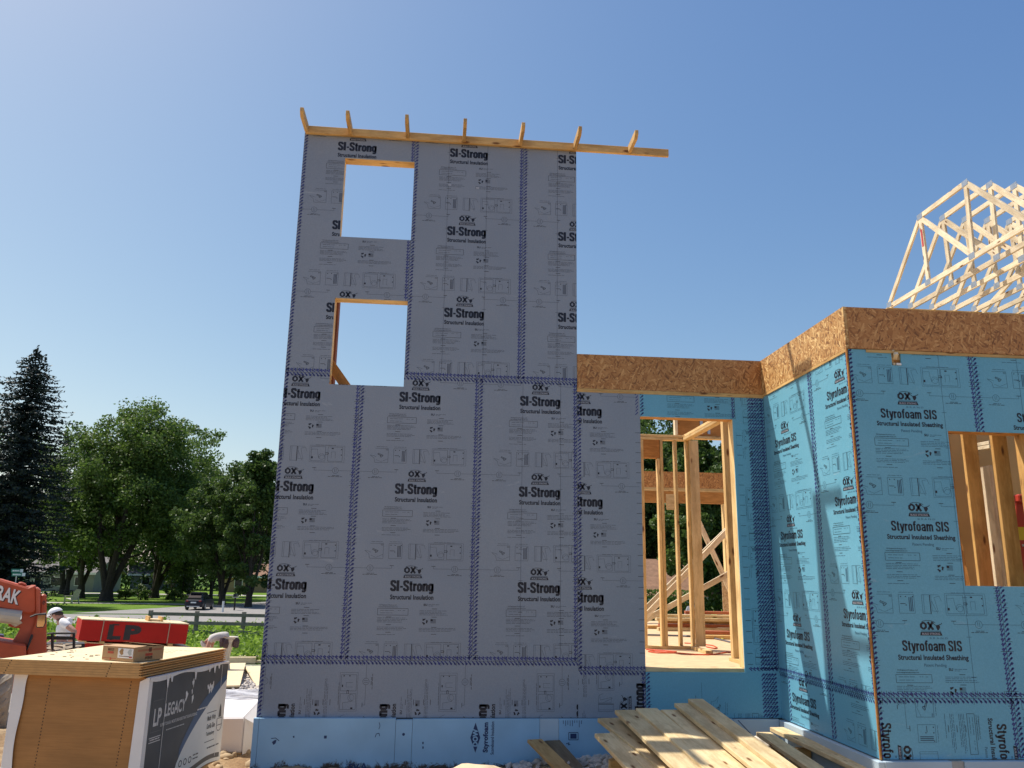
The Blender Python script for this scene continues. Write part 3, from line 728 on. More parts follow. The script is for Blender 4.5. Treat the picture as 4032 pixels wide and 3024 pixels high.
# foundation with blue board insulation
def foam_mat(name, col):
    m, n, b = nmat(name)
    v = coords(n, (1, 1, 1), rnd=False)
    a = N(n, 'ShaderNodeTexNoise', i_Scale=2.0, i_Detail=6.0); L(n, v, a.inputs[0])
    r = ramp(n, a.outputs[0], [(0.3, tuple(c*.88 for c in col)), (0.7, tuple(min(1, c*1.1) for c in col))])
    # earth splashed up from the ground
    g = N(n, 'ShaderNodeNewGeometry'); sp = N(n, 'ShaderNodeSeparateXYZ'); L(n, g.outputs['Position'], sp.inputs[0])
    s = N(n, 'ShaderNodeTexNoise', i_Scale=5.0, i_Detail=10.0, i_Roughness=0.82, i_Distortion=0.4); L(n, v, s.inputs[0])
    mr = N(n, 'ShaderNodeMapRange'); mr.inputs[1].default_value = -0.27; mr.inputs[2].default_value = -0.50; mr.inputs[3].default_value = -0.12; mr.inputs[4].default_value = 0.37
    L(n, sp.outputs[2], mr.inputs[0]); ad = N(n, 'ShaderNodeMath', operation='ADD'); L(n, s.outputs[0], ad.inputs[0]); L(n, mr.outputs[0], ad.inputs[1])
    f = ramp(n, ad.outputs[0], [(0.62, (0, 0, 0)), (0.70, (1, 1, 1))])
    L(n, mixc(n, f.outputs[0], r.outputs[0], (0.05, 0.035, 0.025)), b.inputs['Base Color'])
    b.inputs['Roughness'].default_value = 0.55; bump(n, b, s.outputs[0], 0.1, 0.01)
    return m
M_FOAM = foam_mat('blue_foam_board', (0.30, 0.50, 0.68)); M_FOAMP = foam_mat('pale_foam_board', (0.42, 0.52, 0.60))
M_PRB = plain('dark_print_and_dent_shade', (0.010, 0.035, 0.12), 0.5, 0.1)  # print ink, also the painted shade of dents in the foam
YFB = -0.052
def foam(x0, x1, zt, m, prints=None):
    mb = MB().box((x0, YFB, -0.85), (x1, -0.002, zt), 0)
    if prints:
        F = Flat(); prints(F)
        for f, mi in zip(F.f, F.m): mb.add([(F.v[i][0], YFB-.0015-(0.0008 if mi == 1 else 0), F.v[i][1]) for i in f], [tuple(range(len(f)))], 1+mi)
    return mb.build('foundation_insulation', [m, M_PRB, m], HOUSE)
slab('foundation_wall', (0.0, 0.0, -1.4), (XC+.05, 0.2, -0.002), M_CONC)
slab('foundation_wall', (0.0, 0.2, -1.9), (0.2, 9.6, -0.002), M_CONC)
slab('foundation_wall', (XC+.05, YB+.02, -1.0), (11.0, 0.2, -0.004), M_CONC)
foam(-0.012, 0.036, 0.004, M_FOAM)
foam(0.039, 1.294, 0.004, M_FOAM, lambda F: (F.text('Scor', 0.86, -0.40, 0.10, 0.028, 0, 0, math.pi/2), F.text('SV', 0.93, -0.415, 0.10, 0.06, 0, .03), F.text('A', 1.02, -.41, .06, .06, 0, .03), F.poly([(.17, -.20), (.185, -.225), (.205, -.21), (.21, -.18), (.19, -.185)], 0), F.path([(.16, -.17), (.20, -.165), (.235, -.19)], .006, 0), F.poly([(.355, -.15), (.36, -.165), (.372, -.16), (.368, -.145)], 0), F.rect(.64, -.17, .665, -.145, 0), F.path([(1.11, -.16), (1.12, -.13), (1.145, -.125), (1.15, -.15)], .006, 0), F.path([(1.14, -.03), (1.15, -.06), (1.14, -.09)], .005, 0)))  # besides the letters, dark shapes are dents, their shade drawn flat
foam(1.297, 1.450, -0.008, M_FOAM, lambda F: F.poly([(1.372+.013*math.cos(a), -.135+.013*math.sin(a)) for a in np.linspace(0, 6.283, 13)[:-1]], 0))  # dark disc is a hole, its shade painted flat
def dow(F):
    F.poly([(2.045, -0.031), (1.998, -0.165), (2.048, -0.297), (2.092, -0.165)], 0)
    F.text('DOW', 2.045, -0.165, 0.155, 0.050, 1, 0.05, math.pi/2)
    F.text('Styrofoam', 2.148, -0.162, 0.265, 0.062, 0, 0.05, math.pi/2)
    F.text('Scoreboard Insulation', 2.206, -0.168, 0.29, 0.032, 0, 0.02, math.pi/2); [F.rect(x, z, x+.012, z+.02, 0) for x, z in ((1.55, -.22), (1.552, -.26))]
foam(1.453, 2.655, 0.0, M_FOAM, dow)
foam(2.658, 2.838, 0.0, M_FOAMP)
def fprint(F):
    rg = random.Random(3)
    for i in range(9): F.rect(2.88+.022*i, -.012-rg.uniform(.02, .07), 2.885+.022*i, -.012, 0)
    F.frame(2.935, -.185, 3.025, -.12, .006, 0); F.rect(2.95, -.175, 3.01, -.13, 0); F.path([(2.91, -.22), (2.94, -.21), (2.93, -.23), (2.95, -.225)], .006, 0)
foam(2.841, 4.555, 0.0, M_FOAM, fprint)
foam(4.558, 5.014, -0.002, M_FOAMP, lambda F: F.line(4.60, -.01, 4.72, -.13, .008, 0))
def bayfoam(lo, hi, prints=None): return MB().box(lo, hi).build('foundation_insulation', M_FOAMP, HOUSE, bev=.004)
bayfoam((XC-.052, -1.884, -.85), (XC-.002, -0.055, -.006)); bayfoam((XC, -1.886, -.85), (5.60, YB-.002, -.004))
MB().box((5.603, -1.872, -.85), (5.70, YB-.002, -.006)).build('foundation_insulation', M_CONC, HOUSE); bayfoam((5.703, -1.886, -.85), (9.2, YB-.002, -.004))
MB().box((-0.002, -0.010, -0.006), (XC, -0.0005, 0.0025)).build('drip_edge', M_BLACK, HOUSE)

# roof trusses on the farther wing
TX0, TS = 10.0, 0.424
def truss(X, first=False):
    T = thing('roof_truss', (X, 3.75, 6.39), None, None)
    ch = 0.089
    m = lambda n, a, c, o=None: member(n, (X, a[0], a[1]), (X, c[0], c[1]), 0.038, ch, M_TRUSS, T, up=(0, -(c[1]-a[1]), c[0]-a[0]))
    e0, e1, k0, k1 = (5.66, 6.40), (1.86, 6.40), (4.39, 7.68), (3.12, 7.68)
    m('bottom_chord', e0, e1); m('top_chord', e0, k0); m('top_chord', k0, k1); m('top_chord', k1, e1)
    m('web', (4.39, 7.64), (4.36, 6.45)); m('web', (3.12, 7.64), (3.16, 6.45)); m('web', (4.36, 7.62), (3.2, 6.47))
    for i, (y, z) in enumerate((k0, k1, (4.36, 6.43), (3.17, 6.43), (5.60, 6.44), (1.92, 6.44))):
        MB().box((X-.0225, y-.075, z-.055), (X-.0195, y+.075, z+.045)).build('gang_nail_plate', M_STEEL, T)
    return T
T0 = truss(TX0)
T0['category'] = 'truss'; T0['label'] = 'front roof truss with a red paint streak, first of the pale row'; T0['group'] = 'roof trusses in a row'
o = MB().box((TX0-.0235, 4.355, 7.1), (TX0-.0195, 4.40, 7.42)).build('paint_mark', plain('red_paint', (.5, .05, .06), .6), T0)
def trlabel(i): return ['second pale roof truss, right behind the one with the red streak', 'third pale roof truss back in the row', 'fourth pale roof truss back in the row', 'fifth pale roof truss, cut by the right picture edge',
                        'sixth pale roof truss, its tail near the right picture edge', 'seventh pale roof truss, only its tail seen at the right edge', 'last pale roof truss, at the very right edge of the photo'][i]
T1 = None
for i in range(1, 8):
    c = copy_thing(T0, (TX0+TS*i, 3.75, 6.39), trlabel(i-1))
    for k in list(c.children):
        if k.name.startswith('paint_mark'): bpy.data.objects.remove(k)
member('truss_brace', aty(3870, 1230, 5.4), aty(4040, 1040, 4.2), 0.038, 0.089, M_TRUSS, HOUSE)
# second-storey walls carrying the trusses
for y0 in (1.95, 5.55):
    xs_ = TX0-.1 if y0 > 3 else TX0+.75
    MB().box((xs_, y0, 3.30), (14.0, y0+.02, 6.27)).build('upper_wall', M_BLUE, HOUSE, loc=(12, y0, 5))
    member('top_plate', (xs_, y0+.06, 6.32), (14.0, y0+.06, 6.32), 0.14, 0.07, M_STUD, HOUSE)
    for x in np.arange(xs_+.02, 14, .61): member('stud', (x, y0+.06, 3.3), (x, y0+.06, 6.285), 0.038, 0.07, M_STUD, HOUSE, up=(0, 1, 0))
MB().box((9.2, 0.2, 3.26), (14.0, 9.6, 3.298)).build('floor_deck', M_DECK, HOUSE)
MB().box((6.72, .32, .43), (9.2, .345, 3.25)).build('inner_partition', plain('plywood_sheet', (.58, .33, .12), .7, .1, 2), HOUSE)

MB().box((11.0, 0.2, -1.0), (14.0, 9.6, 3.25)).build('garage_block', M_OSBY, HOUSE)
# ------------------------------------------------------------------ subfloor stack, front left
def frame2(A, ang):
    """local frame: origin A (near right top corner); x = along the front face to the left, y = away"""
    ax = Vector((-math.cos(ang), math.sin(ang), 0)); ay = Vector((math.sin(ang), math.cos(ang), 0))
    return Matrix(((ax.x, ay.x, 0, A.x), (ax.y, ay.y, 0, A.y), (0, 0, 1, A.z), (0, 0, 0, 1)))
FA = 0.217
def panel_side_mat():
    m, n, b = nmat('panel_layers')
    tc = N(n, 'ShaderNodeTexCoord'); mp = N(n, 'ShaderNodeMapping'); mp.inputs['Scale'].default_value = (2, 2, 60); L(n, tc.outputs['Object'], mp.inputs[0])
    a = N(n, 'ShaderNodeTexNoise', i_Scale=2.0, i_Detail=6.0); L(n, mp.outputs[0], a.inputs[0])
    mp2 = N(n, 'ShaderNodeMapping'); mp2.inputs['Scale'].default_value = (1.5, 1.5, 4); L(n, tc.outputs['Object'], mp2.inputs[0])
    a2 = N(n, 'ShaderNodeTexNoise', i_Scale=2.0, i_Detail=8.0); L(n, mp2.outputs[0], a2.inputs[0])
    r = ramp(n, a.outputs[0], [(0.3, (0.37, 0.175, 0.052)), (0.7, (0.44, 0.215, 0.068))])
    r2 = ramp(n, a2.outputs[0], [(0.35, (0.88, 0.88, 0.88)), (0.7, (1.06, 1.06, 1.06))])
    L(n, mixc(n, 1.0, r.outputs[0], r2.outputs[0], 'MULTIPLY'), b.inputs['Base Color']); b.inputs['Roughness'].default_value = 0.75
    bump(n, b, a.outputs[0], 0.3, 0.004); return m
M_LAYER = panel_side_mat()
A1 = Vector((-0.690, -1.180, 0.598)); F1 = frame2(A1, FA)
names = ['topmost', 'second from the top', 'third from the top', 'fourth from the top', 'fifth from the top', 'lowest loose one']
T_ = 0.0195
M_NOTCH = plain('stencil_dots', (0.045, 0.03, 0.02), 0.8)
M_BITS = plain('debris', (.16, .11, .06), .8)
for i in range(6):
    z1 = -i*T_; dx = (0.004, -0.003, 0.006, 0, 0.003, -0.004)[i]
    mb = MB()
    # long side has a tongue: the edge is a rounded step between sheets
    prof = [(0.0+dx, z1-.003), (0.004+dx, z1), (1.26, z1), (1.26, z1-T_+.0012), (0.020+dx, z1-T_+.0012), (0.018+dx, z1-T_+.008), (0.0+dx, z1-T_+.0095)]
    mb.prism(prof, 'y', 0.0, 1.43, 0, F1)
    for f, n0 in ((0.22, 0), (0.965, 0)):
        x = f*1.2-.02*(f-.5)+0.006*i*(1 if f < .5 else 1.6)
        mb.box((x-.004, -.0015, z1-.013), (x+.004, .001, z1-.005), 1, F1)
    if i == 0:
        rg = random.Random(2)
        for _ in range(26):
            x, y = rg.uniform(.3, 1.15), rg.uniform(.05, .8); s = rg.uniform(.006, .02)
            mb.box((x, y, 0), (x+s*2, y+s*.6, .004), 1, F1)
        for k, (x, y) in enumerate(((.28, .75), (.25, .85), (.30, .95), (.22, 1.05))):
            for q in range(8): mb.box((x+q*.05-.02*k, y+.012*q, 0), (x+q*.05+.03-.02*k, y+.012*q+.012, .0008), 1, F1)
    o = mb.build('subfloor_sheet', [M_PEDGE if i else M_PANEL, M_NOTCH], None, loc=F1 @ Vector((.6, .7, z1)))
    if i == 0:
        o.data.materials.append(M_PEDGE)
        for p in o.data.polygons:
            if p.material_index == 0 and p.center.z < -.0005: p.material_index = 2
    tag(o, 'loose tan subfloor sheet, %s of the six on the wrapped board bundle' % names[i], 'subfloor sheet', 'loose sheets on the wrapped bundle')
# wrapped bundle below
A2 = Vector((-0.645, -1.115, 0.598-6*T_-0.0015)); F2 = frame2(A2, FA)
BW_, BD_, BH_ = 1.185, 1.36, 0.905
BUN = thing('wrapped_board_bundle', F2 @ Vector((.6, .68, -BH_)), 'bundle of subfloor boards in a torn white and charcoal printed wrap, brown layered front', 'board bundle')
mb = MB().box((0.004, 0.004, -BH_+.02), (BW_-.02, BD_, 0), 0, F2)
for x0, x1 in ((0.155, 0.215), (0.865, 0.905)):
    for q in range(34):
        z = -.03-.025*q; x = x0+(x1-x0)*q/34
        mb.box((x-.004, -.001+.004, z-.010), (x+.004, .006, z), 1, F2)
o = mb.build('board_stack', [M_LAYER, M_NOTCH], BUN)
# printed wrap on the right face: built in (y along the face, z), offset outwards (-x)
def wrapquad(mb, pts, lift, mi):
    mb.add([F2 @ Vector((-lift, y, z)) for y, z in pts], [tuple(range(len(pts)))], mi)
mb = MB()
bot = lambda y: -BH_+0.02+0.02*math.sin(y*7)-.03*(1-y/BD_)
n = 16; ys = [BD_*i/n for i in range(n+1)]
for i in range(n):
    a, c = ys[i], ys[i+1]
    wrapquad(mb, [(a, bot(a)), (c, bot(c)), (c, 0.0), (a, 0.0)][::-1], .004, 0)
cur = lambda y: -0.88+0.72*max(0, (y-.50)/.86)**0.62
def band(f, g, lift, mi, y0, y1, k=16):
    for i in range(k):
        a, c = y0+(y1-y0)*i/k, y0+(y1-y0)*(i+1)/k
        wrapquad(mb, [(a, f(a)), (c, f(c)), (c, g(c)), (a, g(a))][::-1], lift, mi)
cl = lambda y: max(bot(y)+.03, min(cur(y), -.02))
band(lambda y: bot(y)+.004, cl, .0052, 2, 0.50, BD_)
band(cl, lambda y: min(cl(y)+.10*max(0, 1-abs(y-.9)*1.4)+.02, -.01), .0055, 3, 0.58, BD_-.004)
band(lambda y: bot(y)+.035, lambda y: bot(y)+.075, .0058, 4, 0.42, BD_-.03)
P = Flat()
P.text('LP', 0.175, -0.32, 0.115, 0.135, 5, 0.03); P.frame(0.09, -0.43, 0.25, -0.19, .004, 6); P.rect(0.08, -.475, 0.25, -.468, 5); P.rect(0.08, -.51, 0.25, -.503, 5); P.dash(.095, .24, -.492, random.Random(1), .009, 5)
P.text('LEGACY', 0.445, -0.285, 0.33, 0.105, 5, 0.03)
P.text('SUPER TOUGH, MOISTURE-RESISTANT SUB-FLOORING', 0.53, -0.395, 0.60, 0.030, 5, 0.02)
P.dash(.33, .62, -.45, random.Random(4), .007, 5); P.dash(.83, 1.02, -.37, random.Random(5), .012, 5)
for i, s in enumerate(('Made With', 'Gorilla Glue', 'Technology')): P.text(s, 1.115, -0.47-.07*i, 0.155, 0.044, 4, 0.02)
P.rect(1.02, -.425, 1.20, -.419, 4); P.rect(1.02, -.675, 1.20, -.669, 4)
P.poly([(1.25, -.49), (1.262, -.40), (1.275, -.37), (1.29, -.40), (1.305, -.49)], 4); P.frame(1.225, -.56, 1.325, -.50, .006, 4); P.ring(1.275, -.56, .05, .006, 4, 12, 3.14, 6.28)
for y in (.62, .70, .78): P.ring(y, -.765, .024, .009, 4, 12)
P.dash(.83, .93, -.745, random.Random(6), .01, 4); P.dash(.83, .92, -.775, random.Random(6), .01, 4); P.dash(1.08, 1.30, -.735, random.Random(8), .012, 4)
for i in range(10):
    rg = random.Random(i); y = rg.choice((.62, .70, .95, 1.0, 1.06, .3)); y += rg.uniform(-.03, .03); z = rg.uniform(-.26, -.05)
    P.poly([(y, z), (y+rg.uniform(.01, .03), z+.012), (y+rg.uniform(.02, .05), z-.02), (y+.012, z-rg.uniform(.03, .09))], 1)
for f, mi in zip(P.f, P.m): wrapquad(mb, [P.v[i] for i in f], .0066, mi)
for y in (.275, 1.235): wrapquad(mb, [(y, bot(y)+.05), (y+.006, bot(y)+.05), (y+.006, -.02), (y, -.02)][::-1], .0072, 1)
o = mb.build('printed_wrap', [M_DKGREY, M_WHITE, plain('wrap_pale_print', (.80, .80, .76), .45, .06, 3), plain('wrap_blue_print', (.05, .11, .22), .45, .2, 2), plain('wrap_dark_print', (.09, .095, .10), .5), plain('wrap_white_print', (.62, .62, .62), .5, .05), plain('wrap_frame_print', (.17, .175, .18), .5)], BUN)
# white folds over the edges and the left edge strip
mb = MB()
mb.add([F2 @ Vector(p) for p in ((-.006, -.004, -BH_+.01), (.098, -.004, -BH_+.0), (.075, -.005, -.03), (.012, -.005, .0), (-.006, -.004, .0))], [(0, 1, 2, 3, 4)[::-1]])
mb.add([F2 @ Vector(p) for p in ((-.0045, -.004, -BH_), (-.0045, .055, -BH_+.0), (-.0045, .05, -.0), (-.0045, -.004, 0))], [(3, 2, 1, 0)])
rg = random.Random(9); k = 26
for i in range(k):
    a, c = BD_*i/k, BD_*(i+1)/k
    h0 = .028+.014*math.sin(a*9); h1 = .028+.014*math.sin(c*9)
    mb.add([F2 @ Vector(p) for p in ((-.0085, a, -h0), (-.0085, c, -h1), (-.010, c, .000), (-.010, a, .000))], [(3, 2, 1, 0)])
    mb.add([F2 @ Vector(p) for p in ((-.010, a, .000), (-.010, c, .000), (.03, c, .0012), (.03, a, .0012))], [(3, 2, 1, 0)])
for y, h in ((.24, .11), (.30, .07), (.70, .10), (.95, .06), (1.05, .08), (1.13, .05)):
    mb.add([F2 @ Vector(p) for p in ((-.012, y, 0), (-.013, y+.05, 0), (-.014, y+.035, -h), (-.014, y+.02, -h*.9))], [(0, 1, 2, 3)[::-1]])
mb.build('torn_wrap_edge', M_WHITE, BUN)
mb = MB()
k = 18
for i in range(k):
    z0, z1 = -BH_*i/k+.0, -BH_*(i+1)/k
    e = lambda z: (BW_-.105-.02*max(0, 1+z*14)+.012*math.sin(z*9), BW_+.0)
    a, c = e(z0), e(z1); d0 = -.006-.010*abs(math.sin(z0*2.2)); d1 = -.006-.010*abs(math.sin(z1*2.2))
    mb.add([F2 @ Vector(p) for p in ((a[0], d0, z0), (a[1], -.004, z0), (c[1], -.004, z1), (c[0], d1, z1))], [(0, 1, 2, 3)])
    mb.add([F2 @ Vector(p) for p in ((a[1], -.004, z0), (a[1], .10, z0), (c[1], .10, z1), (c[1], -.004, z1))], [(0, 1, 2, 3)])
mb.add([F2 @ Vector(p) for p in ((BW_-.12, -.006, .0), (BW_, -.004, .0), (BW_, .03, .0014), (BW_-.1, .03, .0014))], [(3, 2, 1, 0)])
mb.build('edge_wrap', M_WHITE, BUN)
mb = MB()
for x in (.15, 1.0): mb.box((x, .05, -BH_-.12), (x+.09, 1.3, -BH_+.019), 0, F2)
mb.build('pallet_runner', M_SPF, BUN)

# cardboard box
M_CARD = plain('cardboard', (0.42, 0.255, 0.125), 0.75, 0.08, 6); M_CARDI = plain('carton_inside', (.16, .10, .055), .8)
M_REDP = plain('red_print', (0.42, 0.06, 0.03), .6); M_BRP = plain('brown_print', (.14, .06, .03), .6)
zt = A1.z+.005
def onz(u, v, z):
    d = ray(u, v); return CAM + d*((z-CAM.z)/d.z)
c2p = lambda x, y: (x*.557, 2100+y*.557)
Bm = onz(*c2p(940, 910), zt); Bl = onz(*c2p(718, 892), zt); Br = onz(*c2p(1132, 902), zt)
ax = (Bl-Bm); wl = ax.length; ax.normalize(); ay = Vector((-ax.y, ax.x, 0)); ay = ay if ay.y > 0 else -ay
wr = min((Br-Bm).length, .5)
FB = Matrix(((ax.x, ay.x, 0, Bm.x), (ax.y, ay.y, 0, Bm.y), (0, 0, 1, zt), (0, 0, 0, 1)))
hb = (2596-2543)/FPX*(Bm-CAM).dot(CF)*1.02
CB = thing('cardboard_box', FB @ Vector((wl/2, .2, 0)), 'open cardboard box with a white label on the loose subfloor sheets', 'box')
dpt = max(0.30, wr)
mb = MB()
t = .006
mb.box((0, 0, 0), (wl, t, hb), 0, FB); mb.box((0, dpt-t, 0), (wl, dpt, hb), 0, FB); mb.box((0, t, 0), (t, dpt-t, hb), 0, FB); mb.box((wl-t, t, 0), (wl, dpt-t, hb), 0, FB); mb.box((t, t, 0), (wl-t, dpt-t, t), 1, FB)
mb.add([FB @ Vector(p) for p in ((0, 0, hb), (wl, 0, hb), (wl, dpt*.42, hb+.004), (0, dpt*.42, hb+.006))], [(3, 2, 1, 0)], 0)
mb.add([FB @ Vector(p) for p in ((0, dpt, hb), (wl, dpt, hb), (wl, dpt*.62, hb+.02), (0, dpt*.62, hb+.012))], [(0, 1, 2, 3)], 0)
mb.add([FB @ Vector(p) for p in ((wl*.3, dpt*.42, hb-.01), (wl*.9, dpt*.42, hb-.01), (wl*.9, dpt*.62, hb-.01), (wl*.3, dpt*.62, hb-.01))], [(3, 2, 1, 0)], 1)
def fq(x0, x1, z0, z1, mi): mb.add([FB @ Vector((x, -.0012, z)) for x, z in ((x0, z0), (x1, z0), (x1, z1), (x0, z1))], [(3, 2, 1, 0)], mi)
def rq(y0, y1, z0, z1, mi): mb.add([FB @ Vector((-.0012, y, z)) for y, z in ((y0, z0), (y1, z0), (y1, z1), (y0, z1))], [(0, 1, 2, 3)], mi)
# front face: x runs to the left in the photo
fq(wl*.64, wl*.83, hb*.68, hb*.86, 4); fq(wl*.66, wl*.81, hb*.71, hb*.83, 0); fq(wl*.64, wl*.83, hb*.48, hb*.64, 3)
fq(wl*.55, wl*.98, hb*.13, hb*.16, 3); fq(wl*.70, wl*.74, hb*.02, hb*.2, 3)
rq(dpt*.12, dpt*.92, hb*.70, hb*.73, 3); rq(dpt*.12, dpt*.92, hb*.77, hb*.80, 3); rq(dpt*.48, dpt*.58, hb*.62, hb*.92, 4); rq(dpt*.38, dpt*.62, hb*.34, hb*.52, 3); rq(dpt*.38, dpt*.62, hb*.12, hb*.30, 4); rq(dpt*.40, dpt*.60, hb*.15, hb*.27, 0)
mb.build('carton', [M_CARD, M_CARDI, M_WHITE, M_REDP, M_BRP], CB)
mb = MB(); 
def lq(x0, x1, z0, z1, mi, e): mb.add([FB @ Vector((x, -.0018-e, z)) for x, z in ((x0, z0), (x1, z0), (x1, z1), (x0, z1))], [(3, 2, 1, 0)], mi)
lq(wl*.02, wl*.50, hb*.22, hb*.90, 0, 0); lq(wl*.05, wl*.46, hb*.32, hb*.37, 1, .0006); lq(wl*.04, wl*.14, hb*.26, hb*.36, 2, .001)
for xx, mi in ((.38, 3), (.12, 4)):
    mb.add([FB @ Vector((wl*xx+.022*math.cos(a)*(1+.3*math.cos(3*a)), -.0024, hb*.65+.026*math.sin(a))) for a in np.linspace(0, 6.283, 11)[:-1]], [tuple(range(10))[::-1]], mi)
mb.build('paper_label', [M_WHITE, M_BRP, M_REDP, plain('label_brown', (.35, .2, .08)), plain('label_grey', (.5, .52, .5))], CB)

# white wrapped bundle by the corner of the house
def on_z(u, v, z): return onz(u, v, z)
zw = -0.16
p1 = on_z(877, 2823, zw); p2 = on_z(974, 2822, zw)
wx = (p2-p1).normalized(); wy = Vector((-wx.y, wx.x, 0))
FW = Matrix(((wx.x, wy.x, 0, p2.x), (wx.y, wy.y, 0, p2.y), (0, 0, 1, zw), (0, 0, 0, 1)))
WB = thing('wrapped_bundle', FW @ Vector((-.5, 1, -.42)), 'low bundle under a white plastic sheet by the house corner', 'wrapped bundle')
mb = MB().box((-1.3, 0, -.36), (-.02, 2.1, 0), 0, FW)
o = mb.build('white_cover', plain('white_plastic', (.80, .79, .80), .4, .04, 3), WB, bev=.02)
mb = MB(); 
mb.add([FW @ Vector(p) for p in ((-.021, 0, -.02), (.10, .18, -.12), (.12, .30, -.36), (-.021, -.004, -.37))], [(0, 3, 2, 1)])
mb.add([FW @ Vector(p) for p in ((-.021, 0, -.018), (-.021, 1.4, -.003), (.09, 1.2, -.10), (.10, .18, -.12))], [(0, 3, 2, 1)][::-1])
mb.build('cover_flap', bpy.data.materials['white_plastic'], WB)
MB().box((-1.28, .01, -.43), (-.03, 2.0, -.361), 0, FW).build('wooden_base', M_PINE, WB)
rg = random.Random(3); mb = MB()
for i in range(9):
    y = 1.25+.09*i; mb.tube([FW @ Vector((-1.25+.12*k, y+.05*math.sin(k*1.3+i), .004+.006*abs(math.sin(k*2.1+i)))) for k in range(11)], .009, 5)
mb.build('cover_crease', bpy.data.materials['white_plastic'], WB)

# ------------------------------------------------------------------ timber on the gravel behind the bundle
def board_on_ground(name, uva, uvb, wd, th, mat, label, cat, zoff=0.03, grp=None):
    p, q = gat(*uva), gat(*uvb); p = p+Vector((0, 0, zoff+th/2)); q = q+Vector((0, 0, zoff+th/2))
    o = member(name, p, q, wd, th, mat); return tag(o, label, cat, grp)
board_on_ground('plank', (899, 2722), (936, 2626), .46, .04, M_PANEL, 'broad pale plank lying on the gravel beside the wrapped board bundle', 'plank', .08)
board_on_ground('plank', (1062, 2716), (1000, 2632), .55, .035, M_PANEL, 'pale plank running behind the tower wall on the gravel', 'plank', .03)
p = gat(948, 2616)
for i, (u, v, ln, an, lb) in enumerate(((950, 2612, .9, .1, 'stout offcut, biggest of the wood scraps at the edge of the gravel'), (985, 2606, .8, -.2, 'upper thin offcut behind the stout one at the edge of the gravel'), (1000, 2612, 1.1, .0, 'thin offcut half hidden by the tower wall at the edge of the gravel'), (930, 2600, .7, .15, 'dark offcut behind the others at the edge of the weeds'))):
    p = gat(u, v); d = Vector((math.cos(an), math.sin(an), 0))*ln/2; z = Vector((0, 0, .10 if i == 0 else .06+.10*(i == 1)))
    o = member('wood_offcut', p-d+z, p+d+z, .2 if i == 0 else .1, .2 if i == 0 else .08, M_PANEL if i != 3 else M_BITS); tag(o, lb, 'offcut', 'wood scraps on the gravel')

# ------------------------------------------------------------------ red board bundles behind
M_REDB = plain('red_wrap', (0.42, 0.016, 0.010), 0.6, 0.10, 2, spec=.2); M_STRAP = plain('steel_strap', (.35, .28, .18), .4)
DL = 18.0
def red_bundle(u0, u1, vt, vb, label, txt):
    p0, p1 = atd(u0, vb, DL), atd(u1, vb+14, DL+1.15); zt_ = atd(u0, vt, DL).z
    ax = p1-p0; w_ = ax.length; ax.normalize(); ay = Vector((-ax.y, ax.x, 0)).normalized(); az = ax.cross(ay)
    h = zt_-p0.z; Fm = Matrix(((ax.x, ay.x, az.x, p0.x), (ax.y, ay.y, az.y, p0.y), (ax.z, ay.z, az.z, p0.z), (0, 0, 0, 1)))
    T = thing('red_board_bundle', Fm @ Vector((w_/2, .6, 0)), label, 'board bundle')
    D = 1.22
    MB().box((0, 0, 0), (w_, D, h), 0, Fm).build('painted_stack', M_REDB, T, bev=.006)
    MB().box((-.004, -.004, h+.001), (w_+.004, D, h+.02), 0, Fm).build('cover_sheet', M_PANEL, T)
    mb = MB()
    for f in (.195, .815):
        x = w_*f
        mb.box((x-.009, -.006, .0), (x+.009, -.001, h), 0, Fm); mb.box((x-.009, -.005, h+.0205), (x+.009, D, h+.0225), 0, Fm)
    mb.build('strap', M_STRAP, T)
    if txt:
        F = Flat(); F.text('L', w_*.31, h*.47, .28, h*.74, 0, .05); F.text('P', w_*.475, h*.47, .36, h*.74, 0, .06)
        F.rect(w_*.275, h*.80, w_*.34, h*.86, 0); F.rect(w_*.275, h*.08, w_*.30, h*.14, 0)
        mb = MB()
        for f in F.f: mb.add([Fm @ Vector((F.v[i][0], -.003, F.v[i][1])) for i in f], [tuple(range(len(f)))])
        mb.build('sprayed_letters', plain('sprayed_black', (.022, .018, .018), .6), T)
    return Fm, w_, h, D
Fm, w_, h_, D_ = red_bundle(308, 731, 2441, 2522, 'red painted board bundle with big black sprayed letters, straps and a pale top sheet', True)
Fn, wn, hn, _ = red_bundle(306, 733, 2533, 2619, 'lower red board bundle under the lettered one', False)
for k, f in enumerate((.03, .19, .50, .83)):
    o = MB().box((w_*f, -.02, -.058), (w_*f+.1, 1.2, -.002), 0, Fm).build('wooden_spacer', M_PINE, None, loc=Fm @ Vector((w_*f, .5, -.03)))
    tag(o, ['leftmost wooden spacer between the two red bundles', 'wooden spacer under the left strap between the red bundles', 'middle wooden spacer between the two red bundles', 'wooden spacer under the right strap between the red bundles'][k], 'wooden spacer', 'spacers between red bundles')
PR = thing('wooden_tray', Fm @ Vector((w_*.69, .45, h_+.02)), 'small wooden tray of offcuts on top of the lettered red bundle', 'wooden tray')
MB().box((w_*.63, .35, h_+.03), (w_*.76, .75, h_+.07), 0, Fm).build('board', M_PANEL, PR)
for x in (w_*.63, w_*.755): MB().box((x-.02, .3, h_+.024), (x+.02, .8, h_+.13), 0, Fm).build('runner', M_PINE, PR)
zb = min((Fn @ Vector((0, 0, 0))).z, 0)
